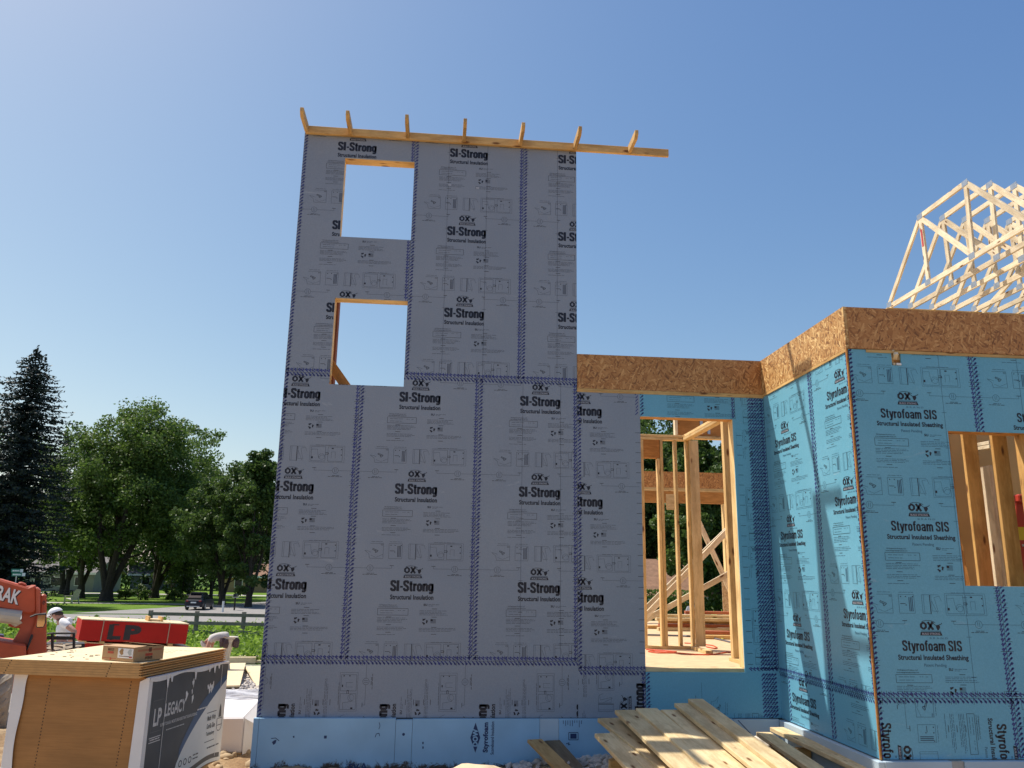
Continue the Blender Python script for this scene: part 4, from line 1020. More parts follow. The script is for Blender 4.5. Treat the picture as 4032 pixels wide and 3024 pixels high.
for k, f in enumerate((.1, .85)):
    q = Fn @ Vector((wn*f, .6, 0)); g = G(q.x, q.y)
    o = MB().box((wn*f-.06, -.01, g-q.z-.05), (wn*f+.06, 1.2, -.003), 0, Fn).build('ground_bearer', M_PINE, None, loc=q)
    tag(o, ['left wooden bearer on the ground under the red bundles', 'right wooden bearer on the ground under the red bundles'][k], 'wooden bearer', 'bearers under the red bundles')

# ------------------------------------------------------------------ telehandler, left edge
M_ORANGE = plain('orange_paint', (0.46, 0.075, 0.025), 0.5, 0.28, 2.2); M_ORDK = plain('orange_paint_worn', (0.50, 0.10, 0.045), 0.55, 0.15, 5)
M_TYRE = plain('dusty_tyre', (0.33, 0.27, 0.20), 0.9, 0.2, 9, bmp=.4)
TH = thing('telehandler', gat(60, 2640)+Vector((0, 0, 0)), 'orange telehandler with dirty tyres at the left edge, boom lettered in white', 'telehandler')
YT = 5.0
TN = ray(150, 2400); TN = Vector((TN.x, TN.y, 0)).normalized(); TR_ = Vector((TN.y, -TN.x, 0)); TP0 = aty(110, 2400, YT)
def tpl(u, v, Y):
    d = ray(u, v); return CAM + d*(((TP0-CAM).dot(TN)+(Y-YT))/d.dot(TN))
def tp(x, y, Y=YT): return tpl(x*.25316, 2200+y*.25316, Y)    # from the enlarged photograph
def slabp(name, pts, Y0, Y1, m, bev=.012, lbl=None):
    q = [tp(x, y, Y0) for x, y in pts]
    o = MB().extr(q, TN*(Y1-Y0)).build(name, m, TH, loc=q[0], bev=bev)
    return o
slabp('boom', [(-420, 240), (0, 318), (300, 405), (430, 440), (520, 405), (545, 420), (570, 455), (575, 800), (520, 860), (420, 860), (0, 775), (-420, 700)], YT, YT+.62, M_ORANGE, .03)
slabp('boom_collar', [(555, 440), (618, 470), (632, 500), (625, 880), (560, 900)], YT-.03, YT+.6, M_ORDK, .02)
slabp('boom_cap', [(275, 372), (330, 362), (405, 395), (405, 430), (280, 400)], YT+.1, YT+.5, M_ORANGE)
slabp('mast_plate', [(622, 580), (660, 548), (715, 560), (726, 590), (726, 1700), (400, 1700), (420, 1380), (500, 1100), (560, 880), (622, 860)], YT+.05, YT+.42, M_ORANGE, .02)
slabp('boom_gusset', [(330, 780), (600, 800), (600, 1000), (480, 1250), (410, 1500), (200, 1420), (190, 1290), (280, 1150), (310, 1080), (250, 1080), (140, 1060), (95, 945), (190, 960), (260, 1000), (340, 940)], YT+.1, YT+.4, M_ORDK, .012)
slabp('chassis', [(-420, 1210), (0, 1280), (400, 1340), (405, 1560), (400, 2100), (-420, 2100)], YT-.2, YT+.6, M_ORANGE, .02)
slabp('hose', [(480, 1180), (505, 1170), (520, 1200), (430, 1420), (400, 1440)], YT-.02, YT+.04, M_BLACK)
o = MB().tube([tp(-300, 850), tp(0, 880), tp(318, 920)], .105, 14).build('cylinder', plain('cream_cylinder', (.50, .45, .36), .4, .1), TH, smooth=False)
MB().tube([tp(190, 965), tp(240, 1010), tp(320, 960)], .05, 8).build('cylinder_eye', bpy.data.materials['cream_cylinder'], TH)
# mirror
q = [tp(x, y, YT-.25) for x, y in ((600, 850), (720, 850), (712, 1000), (680, 1070), (565, 1075), (560, 1050))]
MB().extr(q, TN*.06).build('mirror', M_BLACK, TH, bev=.01)
q = [tp(x, y, YT-.254) for x, y in ((590, 880), (708, 875), (696, 1000), (672, 1056), (575, 1062), (572, 1030))]
m, n, b = nmat('mirror_glass'); b.inputs['Metallic'].default_value = 1; b.inputs['Roughness'].default_value = .05; b.inputs['Base Color'].default_value = (.75, .78, .8, 1)
MB().extr(q, TN*.008).build('mirror_glass', m, TH)
MB().tube([tp(470, 905, YT-.2), tp(560, 870, YT-.2), tp(720, 850, YT-.2)], .012, 6).build('mirror_arm', M_BLACK, TH)
# white letters with black shadow on the boom
F = Flat(); F.text('TRAK', 0, 0, 1.0, 1.0, 0, .03)
def lettering(dx, dz, yo, m, name):
    mb = MB()
    for f in F.f:
        pts = []
        for i in f:
            u, v = F.v[i]
            x = 72+u*475+v*150*.42+dx; y = 548+u*475*.26-v*215+dz
            pts.append(tp(x, y, YT-yo))
        mb.add(pts, [tuple(range(len(pts)))])
    return mb.build(name, m, TH)
lettering(14, 14, .006, M_BLACK, 'letter_shadow'); lettering(0, 0, .009, M_WHITE, 'boom_letters')
P = Flat(); P.ring(682, -690, 22, 6, 0, 12); P.line(668, -712, 700, -660, 8); P.line(670, -670, 690, -650, 8)
mb = MB()
for f in P.f: mb.add([tp(P.v[i][0], -P.v[i][1], YT+.046) for i in f], [tuple(range(len(f)))[::-1]])
mb.build('warning_decal', M_BLACK, TH)
# tyres: tread seen from the front
def tyre(cx, wdt, vtop, Y, nm='wheel'):
    pt = tpl(cx, vtop, Y); R_ = .62; c = Vector((pt.x, pt.y, pt.z-R_))
    W = MB().lathe([(.30, -wdt/2), (.50, -wdt/2), (.585, -wdt/2+.05), (.60, 0), (.585, wdt/2-.05), (.50, wdt/2), (.30, wdt/2)], c, 'x', 40)
    for i in range(22):
        a0 = 2*math.pi*i/22
        for s in (-1, 1):
            a1 = a0+s*0.0; pts = []
            for k in range(4):
                t = k/3; x = s*(.02+(wdt/2-.03)*t); a = a0+.12*(s > 0)+t*.30
                for r in (.575, .622-.03*t):
                    for da in (-.055, .055): pts.append(c+Vector((x, r*math.sin(a+da), r*math.cos(a+da))))
            fs = []
            for k in range(3):
                o_ = 4*k
                fs += [(o_, o_+4, o_+6, o_+2), (o_+1, o_+3, o_+7, o_+5), (o_+2, o_+6, o_+7, o_+3)]
            fs += [(0, 2, 3, 1), (12, 13, 15, 14)]
            W.add(pts, fs)
    Rz = Matrix.Translation(c) @ Matrix.Rotation(math.atan2(TR_.y, TR_.x), 4, 'Z') @ Matrix.Translation(-c)
    W.v = [tuple(Rz @ Vector(p)) for p in W.v]; o = W.build(nm, M_TYRE, TH, loc=c)
    K_ = MB().lathe([(.06, -wdt*.4), (.30, -wdt*.42), (.30, wdt*.42), (.06, wdt*.4)], c, 'x', 20); K_.v = [tuple(Rz @ Vector(p)) for p in K_.v]; K_.build('rim', M_ORDK, o)
    return c
c1 = tyre(252, .52, 2532, YT+.75)
c2_ = tyre(-10, .42, 2590, YT-1.7, 'wheel')
c3_ = tyre(-75, .5, 2532, YT+.9, 'wheel')
MB().tube([c1, c3_], .09, 10).build('axle', M_BLACK, TH)
# guard rails above the wheel
mb = MB()
for a, c in (((730, 1170), (820, 1160)), ((820, 1160), (1160, 1160)), ((730, 1215), (1160, 1225))): mb.tube([tp(*a, YT+.5), tp(*c, YT+.5)], .016, 6)
for x in (815, 1150): mb.tube([tp(x, 1155, YT+.5), tp(x, 1400, YT+.5)], .022, 6)
mb.extr([tp(x, y, YT+.5) for x, y in ((700, 1225), (1150, 1240), (1150, 1262), (700, 1258))], TN*.04)
mb.extr([tp(x, y, YT+.9) for x, y in ((640, 1330), (1320, 1320), (1320, 1420), (640, 1440))], TN*.4)
mb.build('guard_rail', M_BLACK, TH)
tpz = lambda x, y: tp(x, y, YT+1.2)
mb = MB().extr([tpz(x, y) for x, y in ((-200, 1160), (50, 1190), (60, 1280), (-200, 1330))], TN*.3); mb.build('engine_cover', plain('navy_cover', (.05, .05, .10), .4), TH)
from mathutils import noise as NZ
# ------------------------------------------------------------------ ground, lawn, roads
def ground_mat():
    m, n, b = nmat('site_ground')
    g = N(n, 'ShaderNodeNewGeometry'); sp = N(n, 'ShaderNodeSeparateXYZ'); L(n, g.outputs['Position'], sp.inputs[0])
    pos = g.outputs['Position']
    a = N(n, 'ShaderNodeTexNoise', i_Scale=1.6, i_Detail=8.0, i_Roughness=0.65); L(n, pos, a.inputs[0])
    f = N(n, 'ShaderNodeTexNoise', i_Scale=22.0, i_Detail=6.0, i_Roughness=0.7); L(n, pos, f.inputs[0])
    dirt = ramp(n, a.outputs[0], [(0.30, (0.20, 0.12, 0.065)), (0.48, (0.34, 0.235, 0.135)), (0.62, (0.48, 0.37, 0.235)), (0.75, (0.56, 0.46, 0.32))])
    dv = ramp(n, f.outputs[0], [(0.3, (0.75, 0.75, 0.75)), (0.7, (1.12, 1.12, 1.12))])
    dirt2 = mixc(n, 1.0, dirt.outputs[0], dv.outputs[0], 'MULTIPLY')
    v = N(n, 'ShaderNodeTexVoronoi', i_Scale=16.0); L(n, pos, v.inputs[0])
    grav = ramp(n, v.outputs['Color'], [(0.1, (0.22, 0.19, 0.17)), (0.5, (0.42, 0.38, 0.34)), (0.9, (0.62, 0.58, 0.53))])
    # gravel from y=4, grass from y=20
    def step(lo, hi, amp):
        s = N(n, 'ShaderNodeMath', operation='MULTIPLY_ADD'); L(n, a.outputs[0], s.inputs[0]); s.inputs[1].default_value = amp; L(n, sp.outputs[1], s.inputs[2])
        mr = N(n, 'ShaderNodeMapRange'); mr.inputs[1].default_value = lo; mr.inputs[2].default_value = hi; L(n, s.outputs[0], mr.inputs[0]); return mr.outputs[0]
    gr = N(n, 'ShaderNodeTexNoise', i_Scale=0.5, i_Detail=8.0, i_Roughness=0.7); L(n, pos, gr.inputs[0])
    grass = ramp(n, gr.outputs[0], [(0.3, (0.035, 0.075, 0.012)), (0.7, (0.075, 0.145, 0.022))])
    c = mixc(n, step(3.8, 4.6, 1.2), dirt2, grav.outputs[0]); c = mixc(n, step(20.5, 22, 2.5), c, grass.outputs[0])
    L(n, c, b.inputs['Base Color']); b.inputs['Roughness'].default_value = 0.95; b.inputs['Specular IOR Level'].default_value = 0.1
    bump(n, b, f.outputs[0], 0.6, 0.03)
    return m
def axis_pts(lo, hi, a, c, fine, grow=1.25):
    p = list(np.arange(a, c+1e-6, fine)); s = fine
    while p[-1] < hi: s *= grow; p.append(p[-1]+s)
    s = fine
    while p[0] > lo: s *= grow; p.insert(0, p[0]-s)
    return p
def gh(x, y):
    z = G(x, y)
    k = math.exp(-max(0, abs(y)-4)/4)*math.exp(-max(0, abs(x-1)-5)/5)
    z += k*(0.11*NZ.noise(Vector((x*.9, y*.9, 0)))+0.07*NZ.noise(Vector((x*2.4, y*2.4, 3)))+.035*NZ.noise(Vector((x*6.5, y*6.5, 7)))+.015*NZ.noise(Vector((x*15, y*15, 7))))
    z += 0.15*math.exp(-((x-3.3)/1.0)**2-((y+.45)/.55)**2)                 # heap against the foundation
    if y > 3: z += min(1, (y-3)/10)*.12*NZ.noise(Vector((x*.12, y*.12, 9)))*(1 if y < 40 else .2)
    return z
xs = axis_pts(-420, 420, -3.4, 5.0, 0.075); ys = axis_pts(-40, 520, -3.0, 4.2, 0.075)
V = [(x, y, gh(x, y)) for y in ys for x in xs]; nx = len(xs)
Fc = [(j*nx+i, j*nx+i+1, (j+1)*nx+i+1, (j+1)*nx+i) for j in range(len(ys)-1) for i in range(nx-1)]
me = bpy.data.meshes.new('ground'); me.from_pydata(V, [], Fc); me.materials.append(ground_mat()); me.polygons.foreach_set('use_smooth', [True]*len(Fc))
gr_o = bpy.data.objects.new('ground', me); COL.objects.link(gr_o); tag(gr_o, None, None, None, 'structure')

def sheet(name, pts, lift, m, kind='structure', res=24):
    """drape a quad strip (two edge lists) a little above the ground"""
    A, B = pts; mb = MB(); k = len(A); r = 10
    V = []
    for i in range(k):
        for j in range(r+1):
            p = Vector(A[i])*(1-j/r)+Vector(B[i])*(j/r); V.append((p.x, p.y, gh(p.x, p.y)+lift))
    mb.add(V, [(i*(r+1)+j, (i+1)*(r+1)+j, (i+1)*(r+1)+j+1, i*(r+1)+j+1) for i in range(k-1) for j in range(r)])
    o = mb.build(name, m); tag(o, None, None, None, kind)
    for p in o.data.polygons:
        if p.normal.z < 0: p.flip()
    return o
M_ASPH = plain('worn_asphalt', (0.235, 0.225, 0.215), 0.9, 0.12, 2.0)
M_PATH = plain('concrete_path', (0.40, 0.38, 0.35), 0.9, 0.1, 2.0)
def lawn_mat():
    m, n, b = nmat('mown_lawn'); g = N(n, 'ShaderNodeNewGeometry')
    a = N(n, 'ShaderNodeTexNoise', i_Scale=0.35, i_Detail=9.0, i_Roughness=0.7); L(n, g.outputs['Position'], a.inputs[0])
    r = ramp(n, a.outputs[0], [(0.3, (0.075, 0.145, 0.018)), (0.55, (0.12, 0.20, 0.026)), (0.75, (0.16, 0.235, 0.04))])
    L(n, r.outputs[0], b.inputs['Base Color']); b.inputs['Roughness'].default_value = .95; b.inputs['Specular IOR Level'].default_value = .1
    f = N(n, 'ShaderNodeTexNoise', i_Scale=9.0, i_Detail=6.0); L(n, g.outputs['Position'], f.inputs[0]); bump(n, b, f.outputs[0], .5, .05); return m
M_LAWN = lawn_mat()
lin = lambda a, c, k=30: [(a[0]+(c[0]-a[0])*i/k, a[1]+(c[1]-a[1])*i/k, 0) for i in range(k+1)]
sheet('lawn', (lin((-130, 62), (40, 62)), lin((-130, 175), (40, 175))), .015, M_LAWN)
sheet('road', (lin((-120, 40), (60, 46)), lin((-120, 55.5), (60, 62))), .035, M_ASPH)
sheet('driveway', (lin((-27, 60.5), (-16, 100)), lin((-10, 61), (-2, 100))), .045, M_ASPH)
sheet('path', (lin((-120, 84), (-22, 80)), lin((-120, 86.4), (-22, 82.4))), .04, M_PATH)
sheet('far_road', (lin((-120, 118), (30, 112)), lin((-120, 123), (30, 117))), .05, M_PATH)

# ------------------------------------------------------------------ leaves
def leaf_mat(name, dark, mid, lite, tr=0.35, sc=0.6):
    m, n, b = nmat(name)
    g = N(n, 'ShaderNodeNewGeometry')
    a = N(n, 'ShaderNodeTexNoise', i_Scale=sc, i_Detail=4.0, i_Roughness=0.6); L(n, g.outputs['Position'], a.inputs[0])
    w_ = N(n, 'ShaderNodeTexWhiteNoise'); L(n, g.outputs['Random Per Island'], w_.inputs['Vector'])
    ad = N(n, 'ShaderNodeMath', operation='MULTIPLY_ADD'); L(n, g.outputs['Random Per Island'], ad.inputs[0]); ad.inputs[1].default_value = 0.35; L(n, a.outputs[0], ad.inputs[2])
    r = ramp(n, ad.outputs[0], [(0.40, dark), (0.65, mid), (0.9, lite)])
    L(n, r.outputs[0], b.inputs['Base Color']); b.inputs['Roughness'].default_value = 0.55; b.inputs['Specular IOR Level'].default_value = .3
    t = N(n, 'ShaderNodeBsdfTranslucent'); hs = N(n, 'ShaderNodeHueSaturation'); hs.inputs['Value'].default_value = 1.5; L(n, r.outputs[0], hs.inputs['Color']); L(n, hs.outputs[0], t.inputs[0])
    mx = N(n, 'ShaderNodeMixShader'); mx.inputs[0].default_value = tr; L(n, b.outputs[0], mx.inputs[1]); L(n, t.outputs[0], mx.inputs[2])
    L(n, mx.outputs[0], n.nodes['Material Output'].inputs['Surface'])
    return m
M_MAPLE = leaf_mat('maple_leaves', (0.040, 0.080, 0.014), (0.078, 0.135, 0.024), (0.135, 0.195, 0.045), .32)
M_OAK = leaf_mat('dark_leaves', (0.032, 0.064, 0.013), (0.058, 0.104, 0.020), (0.092, 0.145, 0.034), .28)
M_LIGHTL = leaf_mat('light_leaves', (0.05, 0.09, 0.02), (0.09, 0.14, 0.03), (0.13, 0.19, 0.045))
M_SPRUCE = leaf_mat('spruce_needles', (0.010, 0.018, 0.016), (0.018, 0.030, 0.026), (0.030, 0.045, 0.040), .08)
M_WEED = leaf_mat('weed_leaves', (0.10, 0.175, 0.02), (0.16, 0.26, 0.03), (0.26, 0.37, 0.06), .4, 1.5)
M_BARK = plain('bark', (0.045, 0.036, 0.028), .95, .3, 4, bmp=.5)

def quads(C, s, rng, flat=0.0, asp=0.6, nrm=None):
    """leaf quads (4-point diamonds) at centres C with sizes s"""
    n = len(C)
    a = rng.normal(size=(n, 3)); a[:, 2] *= (1-flat); a /= np.linalg.norm(a, axis=1)[:, None]
    b = rng.normal(size=(n, 3)); b[:, 2] *= (1-flat); b -= a*(a*b).sum(1)[:, None]; b /= np.linalg.norm(b, axis=1)[:, None]
    s = np.broadcast_to(s, (n,))[:, None]
    V = np.stack([C-a*s*.5, C+b*s*.5*asp-a*s*.08, C+a*s*.5, C-b*s*.5*asp-a*s*.08], 1).reshape(-1, 3)
    return V
def leafmesh(name, V, m, parent=None, loc=(0, 0, 0)):
    n = len(V)//4; me = bpy.data.meshes.new(name)
    me.vertices.add(len(V)); me.vertices.foreach_set('co', (V-np.array(loc)).astype(np.float32).ravel())
    me.loops.add(len(V)); me.loops.foreach_set('vertex_index', np.arange(len(V), dtype=np.int32))
    me.polygons.add(n); me.polygons.foreach_set('loop_start', np.arange(0, len(V), 4, dtype=np.int32)); me.polygons.foreach_set('loop_total', np.full(n, 4, np.int32))
    me.update(); me.validate(); me.materials.append(m)
    o = bpy.data.objects.new(name, me); COL.objects.link(o); o.location = loc
    if parent is not None: attach(o, parent)
    return o
def broad(name, base, H, cr, c0, label, cat, m=M_MAPLE, leaf=.38, nclump=95, per=110, tr=.45, fork=3, grp=None, seed=0, blobs=None, fill=.55, lean=0.0):
    """base point, total height, crown radius, crown bottom height (above base)"""
    rng = np.random.default_rng(seed+100); base = Vector(base)
    T = thing(name, base, label, cat, grp)
    hz = (H-c0)/2; cc = np.array((base.x+lean, base.y, base.z+c0+hz))
    blobs = blobs or [(0, 0, 0, 1)]
    P = []
    while len(P) < nclump:
        bx, by, bz, bs = blobs[len(P) % len(blobs)]
        d = rng.normal(size=3); d /= np.linalg.norm(d)
        r = (rng.random()**(fill))*(0.86+.2*rng.random())
        q = np.array((bx*cr+d[0]*cr*bs*r, by*cr+d[1]*cr*bs*r, bz*hz+d[2]*hz*bs*r*(1 if d[2] > 0 else .92)))
        P.append(cc+q)
    P = np.array(P); C = []
    for p in P:
        rr = cr*rng.uniform(.13, .25); k = int(per*rng.uniform(.6, 1.3))
        d = rng.normal(size=(k, 3)); d /= np.linalg.norm(d, axis=1)[:, None]
        C.append(p+d*(rng.random((k, 1))**.5)*rr*np.array((1, 1, .72)))
    C = np.concatenate(C)
    V = quads(C, leaf*rng.uniform(.6, 1.25, len(C)), rng)
    leafmesh('crown', V, m, T, tuple(cc))
    mb = MB(); top = Vector((cc[0], cc[1], base.z+c0+hz*.9))
    zf = base.z+c0*rng.uniform(.6, .9)
    mb.tube([base-Vector((0, 0, .3)), base+Vector((0, 0, .3)), base+Vector((0, 0, 1.2)), Vector((base.x, base.y, zf))], [tr*1.75, tr*1.25, tr, tr*.85], 10)
    for i in range(fork):
        a = 2*math.pi*(i+.3)/fork; q = Vector((cc[0]+cr*.35*math.cos(a), cc[1]+cr*.35*math.sin(a), base.z+c0+hz*1.1))
        mid = Vector((base.x, base.y, zf)).lerp(q, .45)+Vector((math.cos(a), math.sin(a), 0))*cr*.06
        mb.tube([Vector((base.x, base.y, zf-.4)), mid, q], [tr*.68, tr*.45, tr*.15], 7)
    for i in range(14):
        p = Vector(P[rng.integers(len(P))]); st = Vector((base.x, base.y, zf)).lerp(Vector(cc), rng.uniform(.1, .8))
        mb.tube([st, st.lerp(p, .5)+Vector((0, 0, -.03*cr)), p], [tr*.28, tr*.16, tr*.05], 5)
    mb.build('trunk', M_BARK, T, loc=base)
    return T
def conifer(name, base, H, R_, label, cat, m=M_SPRUCE, dz=.42, leaf=.5, tr=.35, seed=0, tips=1):
    """tiered spruce: whorls of drooping boughs, each a flat spray of needles"""
    rng = np.random.default_rng(seed+300); base = Vector(base); T = thing(name, base, label, cat); C = []; S = []
    z = .5
    while z < H-.25:
        d = H-z; r = R_*(1-math.exp(-d/(.2*H)))*rng.uniform(.86, 1.1); nb = int(6+r*2.6)
        for j in range(nb):
            a = rng.uniform(0, 6.283); rl = r*rng.uniform(.70, 1.12); k = max(3, int(rl/.11)); ca, sa = math.cos(a), math.sin(a); z0 = z+rng.normal()*.10
            for q in range(k):
                f = ((q+rng.random())/k)**.8; w_ = rng.normal()*.16*rl*(1-f*.75)*.6
                zz = z0+.10*rl-.42*rl*f+.26*rl*f*f-abs(rng.normal())*.10
                C.append((base.x+rl*f*ca-w_*sa, base.y+rl*f*sa+w_*ca, base.z+zz)); S.append(leaf*(1.05-.4*f))
        z += dz*rng.uniform(.75, 1.2)
    for t in range(tips):
        for k in range(70):
            f = rng.random(); C.append((base.x+t*.9+rng.normal()*.05+rng.normal()*.30*f, base.y+rng.normal()*.25*f, base.z+H-(.9 if t else 0)-f*2.2)); S.append(.34)
    V = quads(np.array(C), np.array(S), rng, .5, .45)
    leafmesh('crown', V, m, T, (base.x, base.y, base.z+H/2))
    MB().tube([base-Vector((0, 0, .3)), base+Vector((0, 0, H*.5)), base+Vector((0, 0, H*.98))], [tr, tr*.6, .03], 8).build('trunk', M_BARK, T, loc=base)
    return T
def gp_(u, d, z=None):
    p = atd(u, 2300, d); return Vector((p.x, p.y, G(p.x, p.y)))
def topz(v, d, u=500): return atd(u, v, d).z

b = gp_(2, 75); conifer('spruce_tree', b, topz(1372, 75, 128)-b.z+1.7, 5.2, 'tall dark blue spruce rising behind the orange telehandler', 'spruce', tips=2)
b = gp_(425, 90); broad('maple_tree', b, topz(1520, 90, 520)-b.z, 8.6, 1.5, 'big maple with a thick flared trunk, tallest broad crown left of the wall', 'maple', nclump=340, per=200, tr=.62, seed=1, lean=1.0, fork=4, blobs=[(0, 0, 0, .95), (-.42, 0, .05, .62), (.42, 0, .15, .62), (-.1, .1, .42, .60), (.2, -.1, .40, .58), (.5, 0, -.3, .5), (-.55, 0, -.35, .5)])
b = gp_(612, 102); broad('maple_tree', b, topz(1590, 102, 700)-b.z, 7.2, 1.6, 'second maple, its straight trunk between the big maple and the dark car', 'maple', nclump=170, per=170, tr=.5, seed=2, lean=2.2)
b = gp_(880, 84); broad('oak_tree', b, topz(1780, 84, 880)-b.z, 5.2, 1.2, 'low dark tree behind the parked car, left of the notch-topped tree', 'tree', m=M_OAK, nclump=140, per=160, tr=.3, seed=3)
b = gp_(985, 80); broad('oak_tree', b, topz(1735, 80, 985)-b.z, 4.2, 1.0, 'dark tree with a knobbly top beside the left edge of the tall wall', 'tree', m=M_OAK, nclump=140, per=160, tr=.28, seed=4, blobs=[(0, 0, -.2, .9), (0, 0, .55, .45), (.5, 0, .3, .5), (-.6, 0, 0, .55)])
b = gp_(1090, 90); broad('oak_tree', b, topz(1780, 90, 1090)-b.z, 4.2, 1.8, 'dark tree almost wholly hidden behind the left edge of the wall', 'tree', m=M_OAK, nclump=100, per=150, tr=.3, seed=5)
b = gp_(-150, 105); broad('maple_tree', b, topz(1630, 105, 0)-b.z, 6.4, 2.0, 'green tree at the far left edge behind the spruce', 'tree', nclump=130, per=160, tr=.4, seed=6)
b = gp_(250, 112); broad('maple_tree', b, topz(1620, 112, 300)-b.z, 7.8, 1.4, 'tree behind the gap between spruce and big maple', 'tree', nclump=190, per=170, tr=.38, seed=7, leaf=.4)
b = gp_(268, 106); broad('maple_tree', b, 12, 4.4, 2.4, 'slim leaning tree by the pale house, left of the straight trunk', 'tree', nclump=75, per=140, tr=.26, seed=8)
b = gp_(322, 98); broad('maple_tree', b, 13, 4.8, 2.6, 'tree with a straight dark trunk in front of the pale house', 'tree', nclump=80, per=140, tr=.42, seed=9)
b = gp_(678, 118); broad('small_tree', b, 7.2, 2.9, 1.2, 'small light olive tree on the far lawn behind the car', 'tree', m=M_LIGHTL, nclump=40, per=70, tr=.12, seed=10, leaf=.3)
b = gp_(722, 100); conifer('young_spruce', b, 5.6, 2.2, 'young green spruce on the lawn just behind the parked car', 'spruce', m=M_OAK, dz=.3, leaf=.4, tr=.1, seed=4)
for i, (u, d, r, h, lb) in enumerate(((693, 92, 1.5, 1.5, 'round dark shrub immediately left of the parked car'), (560, 95, 1.8, 1.6, 'wide dark shrub between the two maple trunks'), (500, 96, 1.3, 1.3, 'low dark shrub just right of the thick maple trunk'))):
    b = gp_(u, d); broad('shrub', b, h, r, .1, lb, 'shrub', m=M_OAK, nclump=26, per=50, tr=.06, seed=20+i, leaf=.25, fork=2, grp='shrubs on the lawn')
for i, (u, d, h) in enumerate(((745, 118, 9), (835, 100, 9), (870, 112, 10))):
    b = gp_(u, d); broad('slim_tree', b, h+2, 3.8, 2.2, ['slim-trunked tree right behind the car roof', 'slim-trunked tree between car and mailbox', 'slim-trunked tree farther back beside the mailbox'][i], 'tree', m=M_OAK, nclump=80, per=130, tr=.2, seed=30+i)
# far wood closing the view
rng = np.random.default_rng(5); C = []
for x in np.arange(-150, 45, 2.6):
    h = 15+5*NZ.noise(Vector((x*.09, 0, 0)))
    k = 1300; c = np.stack([x+rng.normal(size=k)*2.2, 150+rng.normal(size=k)*3, -2.1+rng.random(k)**.8*h*(.85+.3*rng.random(k))], 1); C.append(c)
C = np.concatenate(C); o = leafmesh('distant_woods', quads(C, .72*rng.uniform(.6, 1.3, len(C)), rng), M_OAK, None, (-50, 168, 4)); tag(o, None, None, None, 'stuff')

# trees behind the house, seen through its openings
for i, (x, y, h, r, lb) in enumerate(((10.2, 48, 13, 4.0, 'dark leafy tree in the left half of the big opening behind the studs'), (17.6, 37, 14, 3.9, 'dark leafy tree behind the corner post of the big opening'), (22.5, 38, 13.5, 4.4, 'dark leafy tree in the right half of the big opening'), (15.4, 52, 16.5, 5.0, 'farther dark tree between the others behind the big opening'), (20.5, 54, 17.0, 5.2, 'farther dark tree at the right behind the big opening'))):
    broad('oak_tree', (x, y, G(x, y)), h, r, .6, lb, 'tree', m=M_OAK, nclump=190, per=260, tr=.25, seed=50+i, leaf=.30)
for i, (x, y, h, r, lb) in enumerate(((9.6, 20, 1.2, .8, 'bright bush at the edge of the floor deck, left in the big opening'), (12.2, 21, 1.3, 1.0, 'sunlit low bush at the right in the big opening'), (10.5, 19.0, 1.0, .6, 'small green bush beyond the timber stacks'))):
    broad('bush', (x, y, G(x, y)), h, r, .05, lb, 'bush', m=M_LIGHTL, nclump=24, per=60, tr=.05, seed=60+i, leaf=.14, fork=2)

# ------------------------------------------------------------------ houses
M_SIDING = plain('pale_siding', (.22, .235, .22), .7, .06, 1); M_ROOFG = plain('grey_shingles', (.16, .15, .15), .9, .15, 3); M_ROOFB = plain('brown_shingles', (.24, .135, .085), .9, .2, 4); M_PANE = plain('dark_pane', (.02, .022, .025), .1, .1); M_TRIM = plain('white_trim', (.75, .75, .73), .5, .04)
def house(label, base, ang, w_, d_, hw, hr, mw, mr, wins):
    T = thing('neighbour_house', base, label, 'house')
    Fm = Matrix.Translation(base) @ Matrix.Rotation(ang, 4, 'Z')
    MB().prism([(-d_/2, 0), (d_/2, 0), (d_/2, hw), (0, hw+hr*.97), (-d_/2, hw)], 'x', -w_/2, w_/2, 0, Fm).build('wall', mw, T, loc=base)
    mb = MB(); o = .5; sl = hr/(d_/2)
    mb.prism([(-d_/2-o, hw-o*sl), (0, hw+hr), (d_/2+o, hw-o*sl), (d_/2+o, hw-o*sl+.2), (0, hw+hr+.2), (-d_/2-o, hw-o*sl+.2)], 'x', -w_/2-o, w_/2+o, 0, Fm)
    mb.build('roof', mr, T, loc=base)
    for (x, z, ww, wh) in wins:
        f = MB().box((x-ww/2-.1, -d_/2-.06, z-.1), (x+ww/2+.1, -d_/2-.005, z+wh+.1), 0, Fm).build('window', M_TRIM, T)
        MB().box((x-ww/2, -d_/2-.075, z), (x+ww/2, -d_/2-.062, z+wh), 0, Fm).build('pane', M_PANE, f)
    MB().box((-w_/2-.5, -d_/2-o-.06, hw-o*sl-.12), (w_/2+.5, -d_/2-o-.01, hw-o*sl+.22), 0, Fm).build('eave_board', M_TRIM, T)
    return T
b = gp_(290, 128); house('pale grey house behind the trunks left of the big maple', b, rad(-8), 11, 8, 3.0, 2.2, M_SIDING, M_ROOFG, ((-3.4, .9, 1.0, 1.2), (-.5, .9, 1.6, 1.2), (3.0, 1.0, .9, 1.2)))
b = gp_(640, 150); house('small house far back between the maple trunks', b, rad(10), 10, 7, 2.8, 1.8, M_SIDING, M_ROOFG, ((-2.4, .9, 1.2, 1.2), (1.5, .9, 1.2, 1.2)))
b = gp_(1010, 140); house('tan house far back beside the tall wall', b, rad(-5), 9, 7, 2.8, 1.8, plain('tan_siding', (.34, .22, .13), .8), M_ROOFB, ((-2, .9, 1.2, 1.2),))
b = Vector((14.0, 42, G(8, 42))); house('house with a brown shingled roof beyond the big opening', b, rad(-4), 7, 7, 2.25, 1.9, plain('brick_wall', (.22, .12, .085), .85), M_ROOFB, ((1.0, .9, 1.2, 1.0),))
